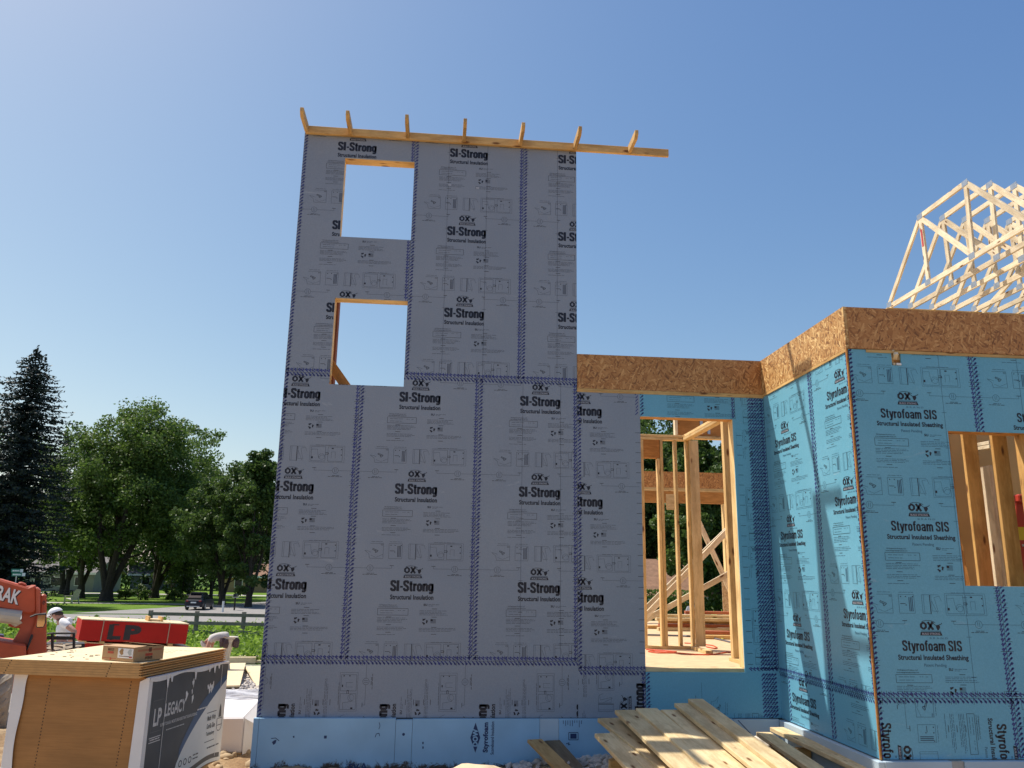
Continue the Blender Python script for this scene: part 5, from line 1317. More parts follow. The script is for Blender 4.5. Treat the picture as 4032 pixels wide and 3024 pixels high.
# clipped hedge below that roof
rng = np.random.default_rng(8); k = 5200
C = np.stack([rng.uniform(11.2, 14.6, k), 33.6+rng.uniform(-.4, .4, k), rng.uniform(-1.8, .75, k)], 1)
o = leafmesh('hedge', quads(C, .16*rng.uniform(.7, 1.2, k), rng), M_MAPLE, None, (12.9, 33.6, -1)); tag(o, 'leafy green hedge below the brown roof in the big opening', 'hedge')
# ------------------------------------------------------------------ fence
M_FENCE = plain('weathered_fence', (.21, .185, .15), .85, .2, 6)
FT = thing('rail_fence', gat(784, 2468), 'weathered three-rail fence along the road behind the weeds', 'fence')
posts = []
for i in range(-2, 4):
    t = i; p = Vector((-9.35+2.22*t, 31.6-.45*t, 0)); p.z = G(p.x, p.y); 
    if i >= -1: posts.append(p)
for p in posts:
    MB().box((p.x-.085, p.y-.085, p.z-.3), (p.x+.085, p.y+.085, p.z+1.27)).build('post', M_FENCE, FT, loc=p, bev=.012)
for a, c in zip(posts, posts[1:]):
    for h in (1.12, .74, .36):
        member('rail', a+Vector((0, -.11, h)), c+Vector((0, -.11, h)), .035, .15, M_FENCE, FT, bev=.004)

# ------------------------------------------------------------------ weeds and grass
def weeds(name, n, xr, yr, hmin, hmax, s, m, seed, dens=None):
    rng = np.random.default_rng(seed); C = []
    while len(C) < n:
        x, y = rng.uniform(*xr), rng.uniform(*yr)
        if dens and rng.random() > dens(x, y): continue
        h = rng.uniform(hmin, hmax)*(.55+.9*abs(NZ.noise(Vector((x*.55, y*.55, 2)))))
        g = gh(x, y)
        for _ in range(6): C.append((x+rng.normal()*.10, y+rng.normal()*.10, g+h*rng.random()**.7))
    C = np.array(C); o = leafmesh(name, quads(C, s*rng.uniform(.6, 1.5, len(C)), rng, .25, .5), m, None, ((xr[0]+xr[1])/2, (yr[0]+yr[1])/2, -1.6)); tag(o, None, None, None, 'stuff'); return o
weeds('weeds', 21000, (-24, .5), (20.5, 30), .25, .75, .17, M_WEED, 1, lambda x, y: 1 if x > -16 else .5)
weeds('weeds', 9000, (-24, 0), (30, 40), .3, .9, .22, M_WEED, 2, lambda x, y: 1 if x > -20 else .4)
weeds('grass', 2600, (9, 18), (10, 30), .15, .45, .15, M_LIGHTL, 3)
# ------------------------------------------------------------------ stones
def stone(rng, p, s, sub=1):
    bm = bmesh.new(); bmesh.ops.create_icosphere(bm, subdivisions=sub, radius=1)
    sc = np.array((rng.uniform(.7, 1.2), rng.uniform(.7, 1.2), rng.uniform(.5, .85)))*s; o = Vector(rng.uniform(-50, 50, 3))
    M = Quaternion(Vector(rng.normal(size=3)).normalized(), rng.uniform(0, 6)).to_matrix()
    vs = []
    for v in bm.verts:
        k = 1+.35*NZ.noise(v.co*1.3+o)+.12*NZ.noise(v.co*3.5+o)
        vs.append(Vector(p)+M @ Vector((v.co.x*sc[0]*k, v.co.y*sc[1]*k, v.co.z*sc[2]*k)))
    fs = [tuple(v.index for v in f.verts) for f in bm.faces]; bm.free(); return vs, fs
rng = np.random.default_rng(3); M_GRAVEL = plain('gravel_stone', (.44, .40, .37), .9, .35, 2.2, bmp=.3)
mb = MB()
for _ in range(900):
    x, y = rng.uniform(2.35, 4.7), -.06-abs(rng.normal())*.75
    mb.add(*stone(rng, (x, y, gh(x, y)+.012), rng.uniform(.018, .05)))
o = mb.build('gravel', M_GRAVEL); tag(o, None, None, None, 'stuff')
mb = MB()
for _ in range(1500):
    y = 4+rng.random()**1.6*15; x = rng.uniform(-1.2, .1)-(y-4)*.21*rng.uniform(.3, 1.3)
    mb.add(*stone(rng, (x, y, gh(x, y)+.012), rng.uniform(.03, .06)))
o = mb.build('gravel', M_GRAVEL); tag(o, None, None, None, 'stuff')
mb = MB()
for _ in range(260):
    x, y = rng.uniform(-1.6, .0), rng.uniform(-1.6, 2.6)
    if x > -.1 and y > -.1: continue
    if y < F2.translation.y+1.4 and x < -.35+.2*(y+1.1): continue
    mb.add(*stone(rng, (x, y, gh(x, y)), rng.choice((.02, .03, .045, .07)), 2))
o = mb.build('soil_clods', plain('dry_clod', (.42, .32, .2), .95, .25, 3, bmp=.4), smooth=True); tag(o, None, None, None, 'stuff')
def rock(p, s, label, m=M_STONE, seed=0):
    v, f = stone(np.random.default_rng(seed), p, s, 3); o = MB().add(v, f).build('rock', m, None, smooth=True, loc=p); return tag(o, label, 'rock')
rock((2.06, -2.05, -.27), .31, 'big tan boulder at the bottom edge in front of the blue foundation', plain('tan_stone', (.62, .47, .30), .9, .15, 3, bmp=.4), 4)
MB  # keep
p = onz(*(2000+1490*.678, 2700+345*.678), -.20); rock(p, .10, 'pale stone peeking out between the timber pile and the two right boards', M_STONE, 5)
p = onz(2000+1610*.678, 2700+440*.678, -.24); rock(p, .07, 'small round stone under the two right boards', M_STONE, 6)
p = onz(2000+1660*.678, 2700+400*.678, -.30); rock(p+Vector((0, .1, 0)), .09, 'dark stone in the gap behind the two right boards', plain('dark_stone', (.12, .09, .07), .9), 7)
# ------------------------------------------------------------------ timber pile in front of the bay
L1 = lambda x, y: (2000+x*.678, 2700+y*.678)
DIR = Vector((.063, -1.0, -.100)).normalized()
def lumber(px, yfar, label, ln=2.45, wd=.14, d=None, m=M_SPF, dz=0.0, th=.036, grp='boards in the timber pile'):
    """px: far left top corner in the enlarged photograph, yfar: its distance line"""
    p = aty(*L1(*px), yfar); d = Vector(d or DIR).normalized()
    side = Vector((-d.y, d.x, 0)).normalized(); 
    if side.x < 0: side = -side
    n = side.cross(d); n = n if n.z > 0 else -n
    c = p+side*(wd/2)-n*(th/2)+Vector((0, 0, dz))
    o = member('lumber_board', c, c+d*ln, wd, th, m, None, up=n, bev=.004)
    return tag(o, label, 'board', grp)
lumber((1045, 75), -.60, 'rightmost board of the timber pile, its far end highest', d=(.030, -1, -.100))
lumber((965, 100), -.61, 'second board from the right in the timber pile', wd=.175, d=(.030, -1, -.100))
lumber((888, 138), -.63, 'third board from the right in the timber pile, with a dark split far end', wd=.18, d=(.030, -1, -.100))
lumber((838, 143), -.66, 'board lying a step lower in the middle of the timber pile, mostly covered', wd=.19, m=M_PINE)
lumber((620, 140), -.58, 'board with a dirty smear at its far end, left of the middle of the pile', wd=.19)
lumber((742, 130), -.60, 'pale narrow board between the smeared board and the middle of the pile', wd=.20)
lumber((700, 196), -.80, 'board overlapping the smeared board, with sunlit blocks of light on it', wd=.185, m=M_SPF)
lumber((520, 188), -.52, 'slanting board at the back left of the timber pile, its end near the drip edge', wd=.22, d=(.16, -1, -.10))
lumber((590, 270), -.88, 'board in the front left of the pile with a dark knot near its end', wd=.24, d=(.09, -1, -.10))
lumber((503, 276), -.92, 'leftmost board of the timber pile, ragged left edge over the gravel', wd=.15, d=(.10, -1, -.11))
# bearers
for y, z0, z1, x0, x1, lb in ((-1.15, -.14, .14, 3.1, 4.02, 'crosswise bearer under the far end of the timber pile'), (-2.45, -.27, .01, 3.2, 4.1, 'crosswise bearer under the near end of the timber pile')):
    o = MB().prism([(x0, -.55), (x1, -.55), (x1, z1), (x0, z0)], 'y', y-.05, y+.05).build('timber_bearer', M_PINE, None, loc=((x0+x1)/2, y, z0)); tag(o, lb, 'bearer')
# two boards on the right and two on the left
p, q = onz(*L1(1440, 268), -.055), onz(*L1(1760, 478), -.165)
def loose(a, za, c, zc, wd, label, m=M_SPF, th=.038, ext=1.0, name='lumber_board', cat='board', grp=None):
    p, q = onz(*L1(*a), za), onz(*L1(*c), zc); d = (q-p).normalized(); q = q+d*ext
    s = Vector((-d.y, d.x, 0)).normalized(); s = s if s.x > 0 else -s
    n = s.cross(d); n = n if n.z > 0 else -n
    o = member(name, p+s*wd/2-n*th/2, q+s*wd/2-n*th/2, wd, th, m, None, up=n, bev=.004); return tag(o, label, cat, grp)
loose((1441, 268), -.06, (1745, 478), -.12, .14, 'left one of the two boards lying beside the bay foundation', ext=.6)
loose((1520, 240), -.045, (2020, 478), -.085, .14, 'right one of the two boards, close to the bay foundation', ext=.5)
o = MB().box((4.45, -.75, -.6), (5.0, -.67, -.135)).build('timber_bearer', M_PINE); tag(o, 'short block under the two boards beside the bay', 'bearer')
o = MB().box((4.45, -1.95, -.6), (5.02, -1.87, -.20)).build('timber_bearer', M_PINE); tag(o, 'short block under the near ends of the two boards', 'bearer')
M_TANB = wood('tan_board', (.44, .27, .10), (.54, .35, .15), gs=.6)
loose((112, 312), -.145, (275, 478), -.235, .145, 'clean tan board leaning near the white print on the blue foundation, leftmost board', m=M_TANB, ext=.8, th=.03)
loose((212, 318), -.165, (345, 478), -.28, .155, 'weathered grey board right beside the clean tan board', m=wood('grey_board', (.16, .12, .075), (.25, .19, .12)), ext=.8)

# ------------------------------------------------------------------ things on the floor deck
def deckboard(u, v, y, ln, z, wd, th, m, label, ang=0.0, name='lumber_board', cat='board', grp='boards stacked on the deck'):
    p = aty(u, v, y); p.z = z; d = Vector((math.cos(ang), math.sin(ang), 0))
    o = member(name, p, p+d*ln, wd, th, m, None); return tag(o, label, cat, grp)
M_REDEND = wood('red_stained_lumber', (.42, .12, .06), (.55, .2, .1))
zz = .425
rg = random.Random(12)
lb = ['lowest pale board of the far stack on the deck', 'board with a red end in the far stack on the deck', 'orange board in the far stack on the deck, half behind the studs', 'pale upper board of the far stack on the deck', 'topmost board of the far stack, lying askew', 'red-ended upper board at the right of the far stack']
for i in range(6):
    deckboard(2590+rg.uniform(-10, 10)+(110 if i == 5 else 0), 2450, 6.3+.16*(i % 3), 3.4-.35*i, zz+.03+.055*i, .14, .05, M_REDEND if i in (1, 5) else M_PINE if i == 2 else M_SPF, lb[i], -.06*(i % 3))
lb2 = ['pale board of the nearer stack, right of the corner post', 'red-tipped board of the nearer stack by the corner post', 'yellow board lying nearest in the stacks on the deck']
for i in range(3):
    deckboard(2735, 2480, 4.9-.2*i, 1.55, zz+.03+.052*(i % 2), .14, .05, (M_SPF, M_REDEND, M_PINE)[i], lb2[i], -.05-.04*i)
deckboard(2545, 2460, 6.9, 1.3, zz+.03, .2, .05, M_PINE, 'short board at the left edge of the big opening, far on the deck')
def cord(name, pts, r, m, label, cat):
    P = []
    for i in range(len(pts)-1):
        a, c = Vector(pts[i]), Vector(pts[i+1])
        for k in range(5): P.append(a.lerp(c, k/5))
    P.append(Vector(pts[-1]))
    Q = [P[0]]+[(P[i-1]+P[i]*2+P[i+1])/4 for i in range(1, len(P)-1)]+[P[-1]]
    o = MB().tube(Q, r, 6).build(name, m, None, smooth=True, loc=Q[0]); return tag(o, label, cat)
z3 = lambda x, y: onz(2450+x*.3315, 2200+y*.3315, .434)
M_CORD = plain('orange_cord', (.62, .09, .03), .5, .1); M_HOSE = plain('grey_hose', (.09, .085, .10), .5, .1)
cord('extension_cord', [z3(*q) for q in ((285, 1075), (420, 1085), (660, 1105), (560, 1112), (380, 1095), (300, 1098), (420, 1118), (640, 1118), (840, 1135), (1000, 1140), (1140, 1128), (1240, 1108), (1305, 1112))], .008, M_CORD, 'orange extension cord looped on the deck in front of the stud wall', 'cord')
cord('extension_cord', [z3(*q) for q in ((740, 1000), (830, 1005), (960, 1015), (1080, 1030), (1130, 1055), (1100, 1066), (1000, 1045))], .008, M_CORD, 'shorter orange cord curling round the foot of the corner post', 'cord')
cord('air_hose', [z3(*q) for q in ((285, 905), (430, 908), (700, 915), (900, 930), (1080, 945), (1220, 975), (1300, 995))], .016, M_HOSE, 'dark grey hose lying across the deck behind the studs', 'hose')
cord('air_hose', [z3(*q) for q in ((1000, 925), (1150, 918), (1230, 930), (1170, 960), (1280, 930), (1303, 915))], .012, plain('yellow_hose', (.55, .5, .12), .5), 'yellow hose in loops by the right jamb on the deck', 'hose')
# mitre saw on the deck
q = aty(2450+780*.3315, 2200+735*.3315, 7.4); q.z = .425
MS = thing('mitre_saw', q, 'grey mitre saw standing on the deck between two studs', 'saw')
MB().box((q.x-.25, q.y-.2, .425), (q.x+.25, q.y+.2, .52)).build('base', M_HOSE, MS, bev=.01)
MB().lathe([(.03, -.02), (.14, -.02), (.14, .02), (.03, .02)], (q.x+.02, q.y, .66), 'x', 20).build('blade_guard', M_STEEL, MS)
MB().tube([(q.x-.05, q.y, .60), (q.x+.02, q.y, .78), (q.x+.16, q.y, .80)], .04, 8).build('handle', M_STEEL, MS)
# red step ladder inside the bay
LD = thing('step_ladder', (6.95, -1.0, .425), 'red step ladder with a yellow label at the right edge of the bay window', 'ladder')
M_REDL = plain('red_fibreglass', (.50, .05, .03), .35, .1)
a0 = aty(4016, 2290, -1.25); a1 = aty(4010, 1975, -1.15); d = (a1-a0).normalized()
s = a0+(d*((.425-a0.z)/d.z))
member('rail', s, a1, .06, .09, M_REDL, LD, up=(1, 0, 0)); member('rail', s+Vector((.5, .02, 0)), a1+Vector((.4, 0, 0)), .06, .09, M_REDL, LD, up=(1, 0, 0))
for k in range(1, 5): member('rung', s.lerp(a1, k/5.3)+Vector((0, 0, 0)), s.lerp(a1, k/5.3)+Vector((.48, .01, 0)), .08, .02, M_STEEL, LD)
MB().box((a1.x-.05, a1.y-.08, a1.z-.01), (a1.x+.5, a1.y+.10, a1.z+.06)).build('top_cap', M_REDL, LD, bev=.01)
pl = s.lerp(a1, .80); mb = MB(); 
mb.box((-.05, -.034, -.10), (.05, -.031, .09), 0, Matrix.Translation(pl)); mb.build('label', plain('yellow_label', (.75, .55, .03), .5, .05), LD)

# ------------------------------------------------------------------ people
M_SKIN = plain('skin', (.46, .235, .16), .55, .08); M_TEE = plain('white_cotton', (.78, .77, .76), .85, .05, 12); M_TROUS = plain('pale_trousers', (.52, .47, .40), .9, .1, 8); M_GREYT = plain('grey_shirt', (.50, .47, .44), .9, .1, 8); M_HAIR = plain('brown_hair', (.05, .03, .02), .8); M_POUCH = plain('dark_leather', (.06, .03, .03), .6, .2); M_BOOT = plain('work_boots', (.16, .09, .045), .8)
def skin(name, J, E, root, m, parent, M, sub=2, extra=None):
    me = bpy.data.meshes.new(name); ks = list(J)
    me.from_pydata([J[k][0] for k in ks], [(ks.index(a), ks.index(b)) for a, b in E], [])
    o = bpy.data.objects.new(name, me); COL.objects.link(o)
    md = o.modifiers.new('skin', 'SKIN'); md.branch_smoothing = .6; md.use_smooth_shade = True
    for i, k in enumerate(ks):
        r = J[k][1]; sv = me.skin_vertices[0].data[i]; sv.radius = r if isinstance(r, tuple) else (r, r); sv.use_root = k == root
    s_ = o.modifiers.new('sub', 'SUBSURF'); s_.levels = sub; s_.render_levels = sub
    bpy.context.view_layer.update()
    dg = bpy.context.evaluated_depsgraph_get(); e = o.evaluated_get(dg); nm = bpy.data.meshes.new_from_object(e)
    o.modifiers.clear(); o.data = nm; nm.materials.clear(); nm.materials.append(m); nm.transform(M)
    for p in nm.polygons: p.use_smooth = True
    if parent is not None: attach(o, parent)
    return o
def hand(J, E, wr, d, side, pre):
    """palm and five fingers as short chains growing from the palm"""
    d = Vector(d).normalized(); s = Vector(side).normalized(); p = Vector(wr)+d*.07
    J[pre+'palm'] = (tuple(p), (.040, .018)); E.append((pre+'wr', pre+'palm'))
    for i in range(4):
        off = (i-1.5)*.021; b = p+d*.035+s*off; ln = (.062, .075, .070, .055)[i]; c = d.cross(s)*.018
        J[pre+'k%d' % i] = (tuple(b), .009); J[pre+'f%d' % i] = (tuple(b+d*ln*.55+c*.4), .0085); J[pre+'t%d' % i] = (tuple(b+d*ln+c*1.4), .007)
        E += [(pre+'palm', pre+'k%d' % i), (pre+'k%d' % i, pre+'f%d' % i), (pre+'f%d' % i, pre+'t%d' % i)]
    t = Vector(wr)+d*.03+s*.035
    J[pre+'th'] = (tuple(t), .011); J[pre+'tt'] = (tuple(t+d*.045+s*.02), .009); E += [(pre+'palm', pre+'th'), (pre+'th', pre+'tt')]
def face(parent, M, hc, fwd, up, hr=.1):
    f, u = Vector(fwd).normalized(), Vector(up).normalized(); s = u.cross(f); hc = Vector(hc)
    mb = MB()
    def blob(c, r, mi):
        mb.lathe([(r*.05, -r), (r*.7, -r*.7), (r, 0), (r*.7, r*.7), (r*.05, r)], c, 'z', 8, mi)
    k0 = len(mb.v)
    blob(hc+f*(hr*1.08)-u*.008, .017, 0); blob(hc+f*(hr*1.02)+s*.035+u*.014, .010, 1); blob(hc+f*(hr*1.02)-s*.035+u*.014, .010, 1)
    for q in (1, -1): blob(hc+s*(hr*.80)*q-f*.005, .024, 0)
    mb.box(hc+f*(hr*.93)-u*.052-s*.022-Vector((.006, .006, .004)), hc+f*(hr*.93)-u*.052+s*.022+Vector((.006, .006, .004)), 2)
    mb.v = [tuple(M @ Vector(p)) for p in mb.v]
    return mb.build('face_features', [M_SKIN, M_HAIR, plain('lips', (.35, .13, .1), .5)], parent, smooth=True)
# standing man in a white T-shirt and cap, looking down to the left (-x)
ph = atd(257, 2395, 16.5); base = Vector((ph.x+.06, ph.y, gh(ph.x, ph.y)))
Hs = (ph.z+.06-base.z)/1.66
MP = Matrix.Translation(base) @ Matrix.Diagonal((Hs*1.15, Hs*1.10, Hs, 1))
P1 = thing('person', base, 'man in a white T-shirt and white cap standing behind the telehandler wheel, looking down', 'person')
J = {'pel': ((0, 0, .92), (.15, .12)), 'bel': ((-.01, 0, 1.06), (.14, .115)), 'che': ((-.04, 0, 1.28), (.175, .145)), 'nk': ((-.10, 0, 1.40), .066), 'hd': ((-.185, 0, 1.455), (.09, .09)), 'top': ((-.20, 0, 1.545), (.088, .092)), 'chin': ((-.235, 0, 1.41), .045)}
E = [('pel', 'bel'), ('bel', 'che'), ('che', 'nk'), ('nk', 'hd'), ('hd', 'top'), ('hd', 'chin')]
for s, pre in ((-1, 'r'), (1, 'l')):
    J.update({pre+'sh': ((-.02, s*.19, 1.375), .068)})
    if s < 0: J.update({pre+'el': ((.27, s*.27, 1.17), .050), pre+'wr': ((.17, s*.24, .90), .035)}); hd = (-.35, .2, -.9)
    else: J.update({pre+'el': ((-.16, s*.24, 1.10), .045), pre+'wr': ((-.30, s*.16, .93), .031)}); hd = (-.7, -.3, -.6)
    J.update({pre+'hip': ((0, s*.095, .86), .095), pre+'kn': ((-.03, s*.11, .48), .062), pre+'an': ((.0, s*.115, .09), .042), pre+'toe': ((-.16, s*.13, .03), .036)})
    E += [('che', pre+'sh'), (pre+'sh', pre+'el'), (pre+'el', pre+'wr'), ('pel', pre+'hip'), (pre+'hip', pre+'kn'), (pre+'kn', pre+'an'), (pre+'an', pre+'toe')]
    hand(J, E, J[pre+'wr'][0], hd, (0, 1, .2), pre)
skin('body', J, E, 'pel', M_SKIN, P1, MP)
grow = lambda r, k: (r[0]+k, r[1]+k) if isinstance(r, tuple) else r+k
def subset(J, ks, k): return {q: (J[q][0], grow(J[q][1], k)) for q in ks}
K = subset(J, ['pel', 'bel', 'che', 'rsh', 'lsh'], .022); K['nk'] = ((-.07, 0, 1.375), .075)
for pre in 'rl':
    a, c = Vector(J[pre+'sh'][0]), Vector(J[pre+'el'][0]); K[pre+'sl'] = (tuple(a.lerp(c, .62)), .072)
skin('t_shirt', K, [('pel', 'bel'), ('bel', 'che'), ('che', 'nk'), ('che', 'rsh'), ('che', 'lsh'), ('rsh', 'rsl'), ('lsh', 'lsl')], 'pel', M_TEE, P1, MP)
K = subset(J, ['pel', 'rhip', 'lhip', 'rkn', 'lkn', 'ran', 'lan'], .018)
skin('trousers', K, [('pel', 'rhip'), ('pel', 'lhip'), ('rhip', 'rkn'), ('lhip', 'lkn'), ('rkn', 'ran'), ('lkn', 'lan')], 'pel', plain('white_trousers', (.68, .66, .63), .9, .08, 8), P1, MP)
up = Vector((-.42, 0, .9)).normalized(); fw = Vector((-.9, 0, -.42)).normalized(); hc = Vector((-.195, 0, 1.485))
face(P1, MP, hc-up*.015, fw, up, .095)
def capmesh(parent, M, hc, fw, up, m, mb2=None):
    s = up.cross(fw); mb = MB(); rings = 7; k = 18; vs = []
    for i in range(rings):
        t = i/(rings-1)*math.pi/2
        for j in range(k):
            a = 2*math.pi*j/k; vs.append(M @ (hc+up*(.03+.105*math.sin(t))+(fw*math.cos(a)*.122+s*math.sin(a)*.108)*math.cos(t)))
    fs = [(i*k+j, i*k+(j+1) % k, (i+1)*k+(j+1) % k, (i+1)*k+j) for i in range(rings-1) for j in range(k)]
    mb.add(vs, fs); c = mb.build('cap', m, parent, smooth=True)
    mb = MB(); n = 9; vs = []
    for q in (0, 1):
        for i in range(n):
            a = (i/(n-1)-.5)*2.4; r = .118 if q == 0 else .21*(1-.18*abs(a)); 
            vs.append(M @ (hc+up*(.032-(.028 if q else 0))+fw*math.cos(a)*r+s*math.sin(a)*.112))
    lo = [v-Vector((0, 0, .008)) for v in vs]
    fs = [(i, i+1, n+i+1, n+i) for i in range(n-1)]+[(2*n+i, 3*n+i, 3*n+i+1, 2*n+i+1) for i in range(n-1)]+[(n+i, n+i+1, 3*n+i+1, 3*n+i) for i in range(n-1)]
    mb.add(vs+lo, fs); mb.build('cap_brim', m, c, smooth=True)
capmesh(P1, MP, hc, fw, up, M_WHITE)
MB().lathe([(.1, -.02), (.102, 0), (.1, .03), (.06, .05)], MP @ (hc-fw*.012+Vector((0.02, 0, -.0))), 'z', 14).build('hair', M_HAIR, P1, smooth=True)
MB().lathe([(.155, -.03), (.158, -.02), (.158, .02), (.155, .03)], MP @ Vector((0, 0, .925)), 'z', 18).build('belt', M_POUCH, P1)
# bending man
pb = atd(905, 2486, 22.6); base = Vector((pb.x, pb.y, gh(pb.x, pb.y))); Hs = (pb.z-base.z)/1.09
MP = Matrix.Translation(base) @ Matrix.Diagonal((1.0, 1.0, Hs, 1))
P2 = thing('person', base, 'worker in grey bending forward with a tool belt in the weeds by the fence', 'person')
J = {'pel': ((0, 0, .95), (.15, .13)), 'bel': ((-.16, 0, .985), (.13, .12)), 'che': ((-.36, 0, .97), (.15, .14)), 'nk': ((-.52, 0, .93), .062), 'hd': ((-.60, 0, .87), (.088, .088)), 'top': ((-.665, 0, .80), (.088, .085)), 'chin': ((-.57, 0, .80), .045)}
E = [('pel', 'bel'), ('bel', 'che'), ('che', 'nk'), ('nk', 'hd'), ('hd', 'top'), ('hd', 'chin')]
for s, pre in ((-1, 'r'), (1, 'l')):
    J.update({pre+'sh': ((-.46, s*.18, .93), .066), pre+'el': ((-.53, s*.22, .66), .048), pre+'wr': ((-.54, s*.18, .40), .034), pre+'hip': ((.02, s*.10, .87), .10), pre+'kn': ((-.06, s*.13, .48), .064), pre+'an': ((.03, s*.14, .09), .042), pre+'toe': ((-.14, s*.15, .03), .036)})
    E += [('che', pre+'sh'), (pre+'sh', pre+'el'), (pre+'el', pre+'wr'), ('pel', pre+'hip'), (pre+'hip', pre+'kn'), (pre+'kn', pre+'an'), (pre+'an', pre+'toe')]
    hand(J, E, J[pre+'wr'][0], (-.1, 0, -1), (.3, 1, 0), pre)
skin('body', J, E, 'pel', M_SKIN, P2, MP)
K = subset(J, ['pel', 'bel', 'che', 'rsh', 'lsh'], .022); K['nk'] = ((-.50, 0, .935), .08)
for pre in 'rl':
    a, c = Vector(J[pre+'sh'][0]), Vector(J[pre+'el'][0]); K[pre+'sl'] = (tuple(a.lerp(c, .45)), .07)
skin('shirt', K, [('pel', 'bel'), ('bel', 'che'), ('che', 'nk'), ('che', 'rsh'), ('che', 'lsh'), ('rsh', 'rsl'), ('lsh', 'lsl')], 'pel', M_GREYT, P2, MP)
K = subset(J, ['pel', 'rhip', 'lhip', 'rkn', 'lkn', 'ran', 'lan'], .02)
skin('trousers', K, [('pel', 'rhip'), ('pel', 'lhip'), ('rhip', 'rkn'), ('lhip', 'lkn'), ('rkn', 'ran'), ('lkn', 'lan')], 'pel', M_TROUS, P2, MP)
up = Vector((-.55, 0, -.83)).normalized(); fw = Vector((-.2, 0, .0)+(0,)) if False else Vector((.83, 0, -.55)).normalized()
hc = Vector((-.632, 0, .835)); face(P2, MP, hc-up*.015, fw, up, .09); capmesh(P2, MP, hc, fw, up, M_GREYT)
mb = MB()
for c, h in (((-.13, -.20, .86), .20), ((-.03, -.21, .82), .18), ((.19, -.08, .86), .22), ((.20, .06, .84), .22)):
    mb.tube([MP @ (Vector(c)+Vector((0, 0, .09))), MP @ Vector(c), MP @ (Vector(c)-Vector((0, 0, h*.6)))], [.06, .085, .06], 8)
mb.build('tool_pouch', M_POUCH, P2)
MB().box((-.29, -.27, .40), (-.19, -.22, .62), 0, MP).build('yellow_tool', plain('yellow_plastic', (.75, .62, .03), .4), P2)

# ------------------------------------------------------------------ parked cars
M_CARB = plain('dark_blue_car_paint', (.008, .009, .022), .3, .1, 2, spec=.35); M_GLASS = plain('car_glass', (.008, .010, .014), .15, .1, spec=.4); M_TAIL = plain('tail_light', (.25, .012, .012), .2)
def car(base, ang, label, paint, sc=.9):
    T = thing('parked_car', base, label, 'car'); Fm = Matrix.Translation(base) @ Matrix.Rotation(ang, 4, 'Z') @ Matrix.Scale(sc, 4)
    def loft(secs, mi=0):
        mb = MB(); k = len(secs[0][1]); vs = []
        for x, pr in secs: vs += [Fm @ Vector((x, y, z)) for y, z in pr]
        fs = [(i*k+j, i*k+(j+1) % k, (i+1)*k+(j+1) % k, (i+1)*k+j) for i in range(len(secs)-1) for j in range(k)]
        fs += [tuple(range(k))[::-1], tuple((len(secs)-1)*k+j for j in range(k))]
        return mb.add(vs, fs, mi)
    def sec(hw, z0, z1, tw): return [(-hw, z0), (hw, z0), (hw+.04, (z0+z1)/2), (hw, z1-.06), (tw, z1), (-tw, z1), (-hw, z1-.06), (-hw-.04, (z0+z1)/2)]
    loft([(-2.25, sec(.70, .42, .86, .6)), (-2.15, sec(.84, .30, .98, .74)), (-1.2, sec(.90, .24, 1.05, .82)), (1.0, sec(.90, .24, 1.0, .82)), (1.9, sec(.86, .28, .88, .72)), (2.3, sec(.70, .38, .70, .55))]).build('body', paint, T, smooth=False, bev=.02, loc=base)
    loft([(-2.05, [(-.72, .98), (.72, .98), (.62, 1.18), (-.62, 1.18)]), (-1.55, [(-.76, 1.02), (.76, 1.02), (.56, 1.60), (-.56, 1.60)]), (.2, [(-.78, 1.02), (.78, 1.02), (.58, 1.62), (-.58, 1.62)]), (1.15, [(-.76, .97), (.76, .97), (.70, 1.02), (-.70, 1.02)])]).build('greenhouse', M_GLASS, T, loc=base)
    loft([(-1.75, [(-.55, 1.585), (.55, 1.585), (.50, 1.63), (-.50, 1.63)]), (-.6, [(-.57, 1.62), (.57, 1.62), (.50, 1.69), (-.50, 1.69)]), (.3, [(-.57, 1.60), (.57, 1.60), (.50, 1.65), (-.50, 1.65)])]).build('roof', paint, T, loc=base)
    for x in (-1.38, 1.42):
        for s in (-1, 1):
            c = Fm @ Vector((x, s*.80, .35)); ax = (Fm.to_3x3() @ Vector((0, s, 0))).normalized()
            w_ = MB().tube([c-ax*.1, c-ax*.09, c+ax*.10, c+ax*.12], [.25, .32, .32, .27], 20).build('wheel', M_BLACK, T, loc=c)
            MB().tube([c+ax*.10, c+ax*.126], [.19, .18], 14).build('rim', M_STEEL, w_)
    for s in (-1, 1): MB().box((-2.27, s*.62-.12, .80), (-2.16, s*.62+.12, .93), 0, Fm).build('tail_light', M_TAIL, T, bev=.01)
    for s in (-1, 1): MB().box((2.12, s*.60-.14, .62), (2.27, s*.60+.14, .74), 0, Fm).build('headlight', M_STEEL, T, bev=.01)
    MB().box((-2.285, -.26, .66), (-2.25, .26, .79), 0, Fm).build('number_plate', M_TRIM, T)
    MB().box((-2.255, -.42, .93), (-2.17, .42, .955), 0, Fm).build('chrome_strip', M_STEEL, T)
    MB().box((-2.30, -.62, .30), (-2.2, .62, .40), 0, Fm).build('bumper_trim', M_STEEL, T, bev=.01)
    return T
p = atd(785, 2395, 73); p.z = gh(p.x, p.y)+.06; car(p, rad(90), 'dark blue car parked on the drive beyond the fence, rear towards the camera', M_CARB)
p = atd(1142, 2392, 70); p.z = gh(p.x, p.y)+.05; car(p, rad(8), 'black car at the kerb half hidden by the left edge of the wall', plain('black_car_paint', (.008, .008, .009), .3, .1, 2, spec=.35))

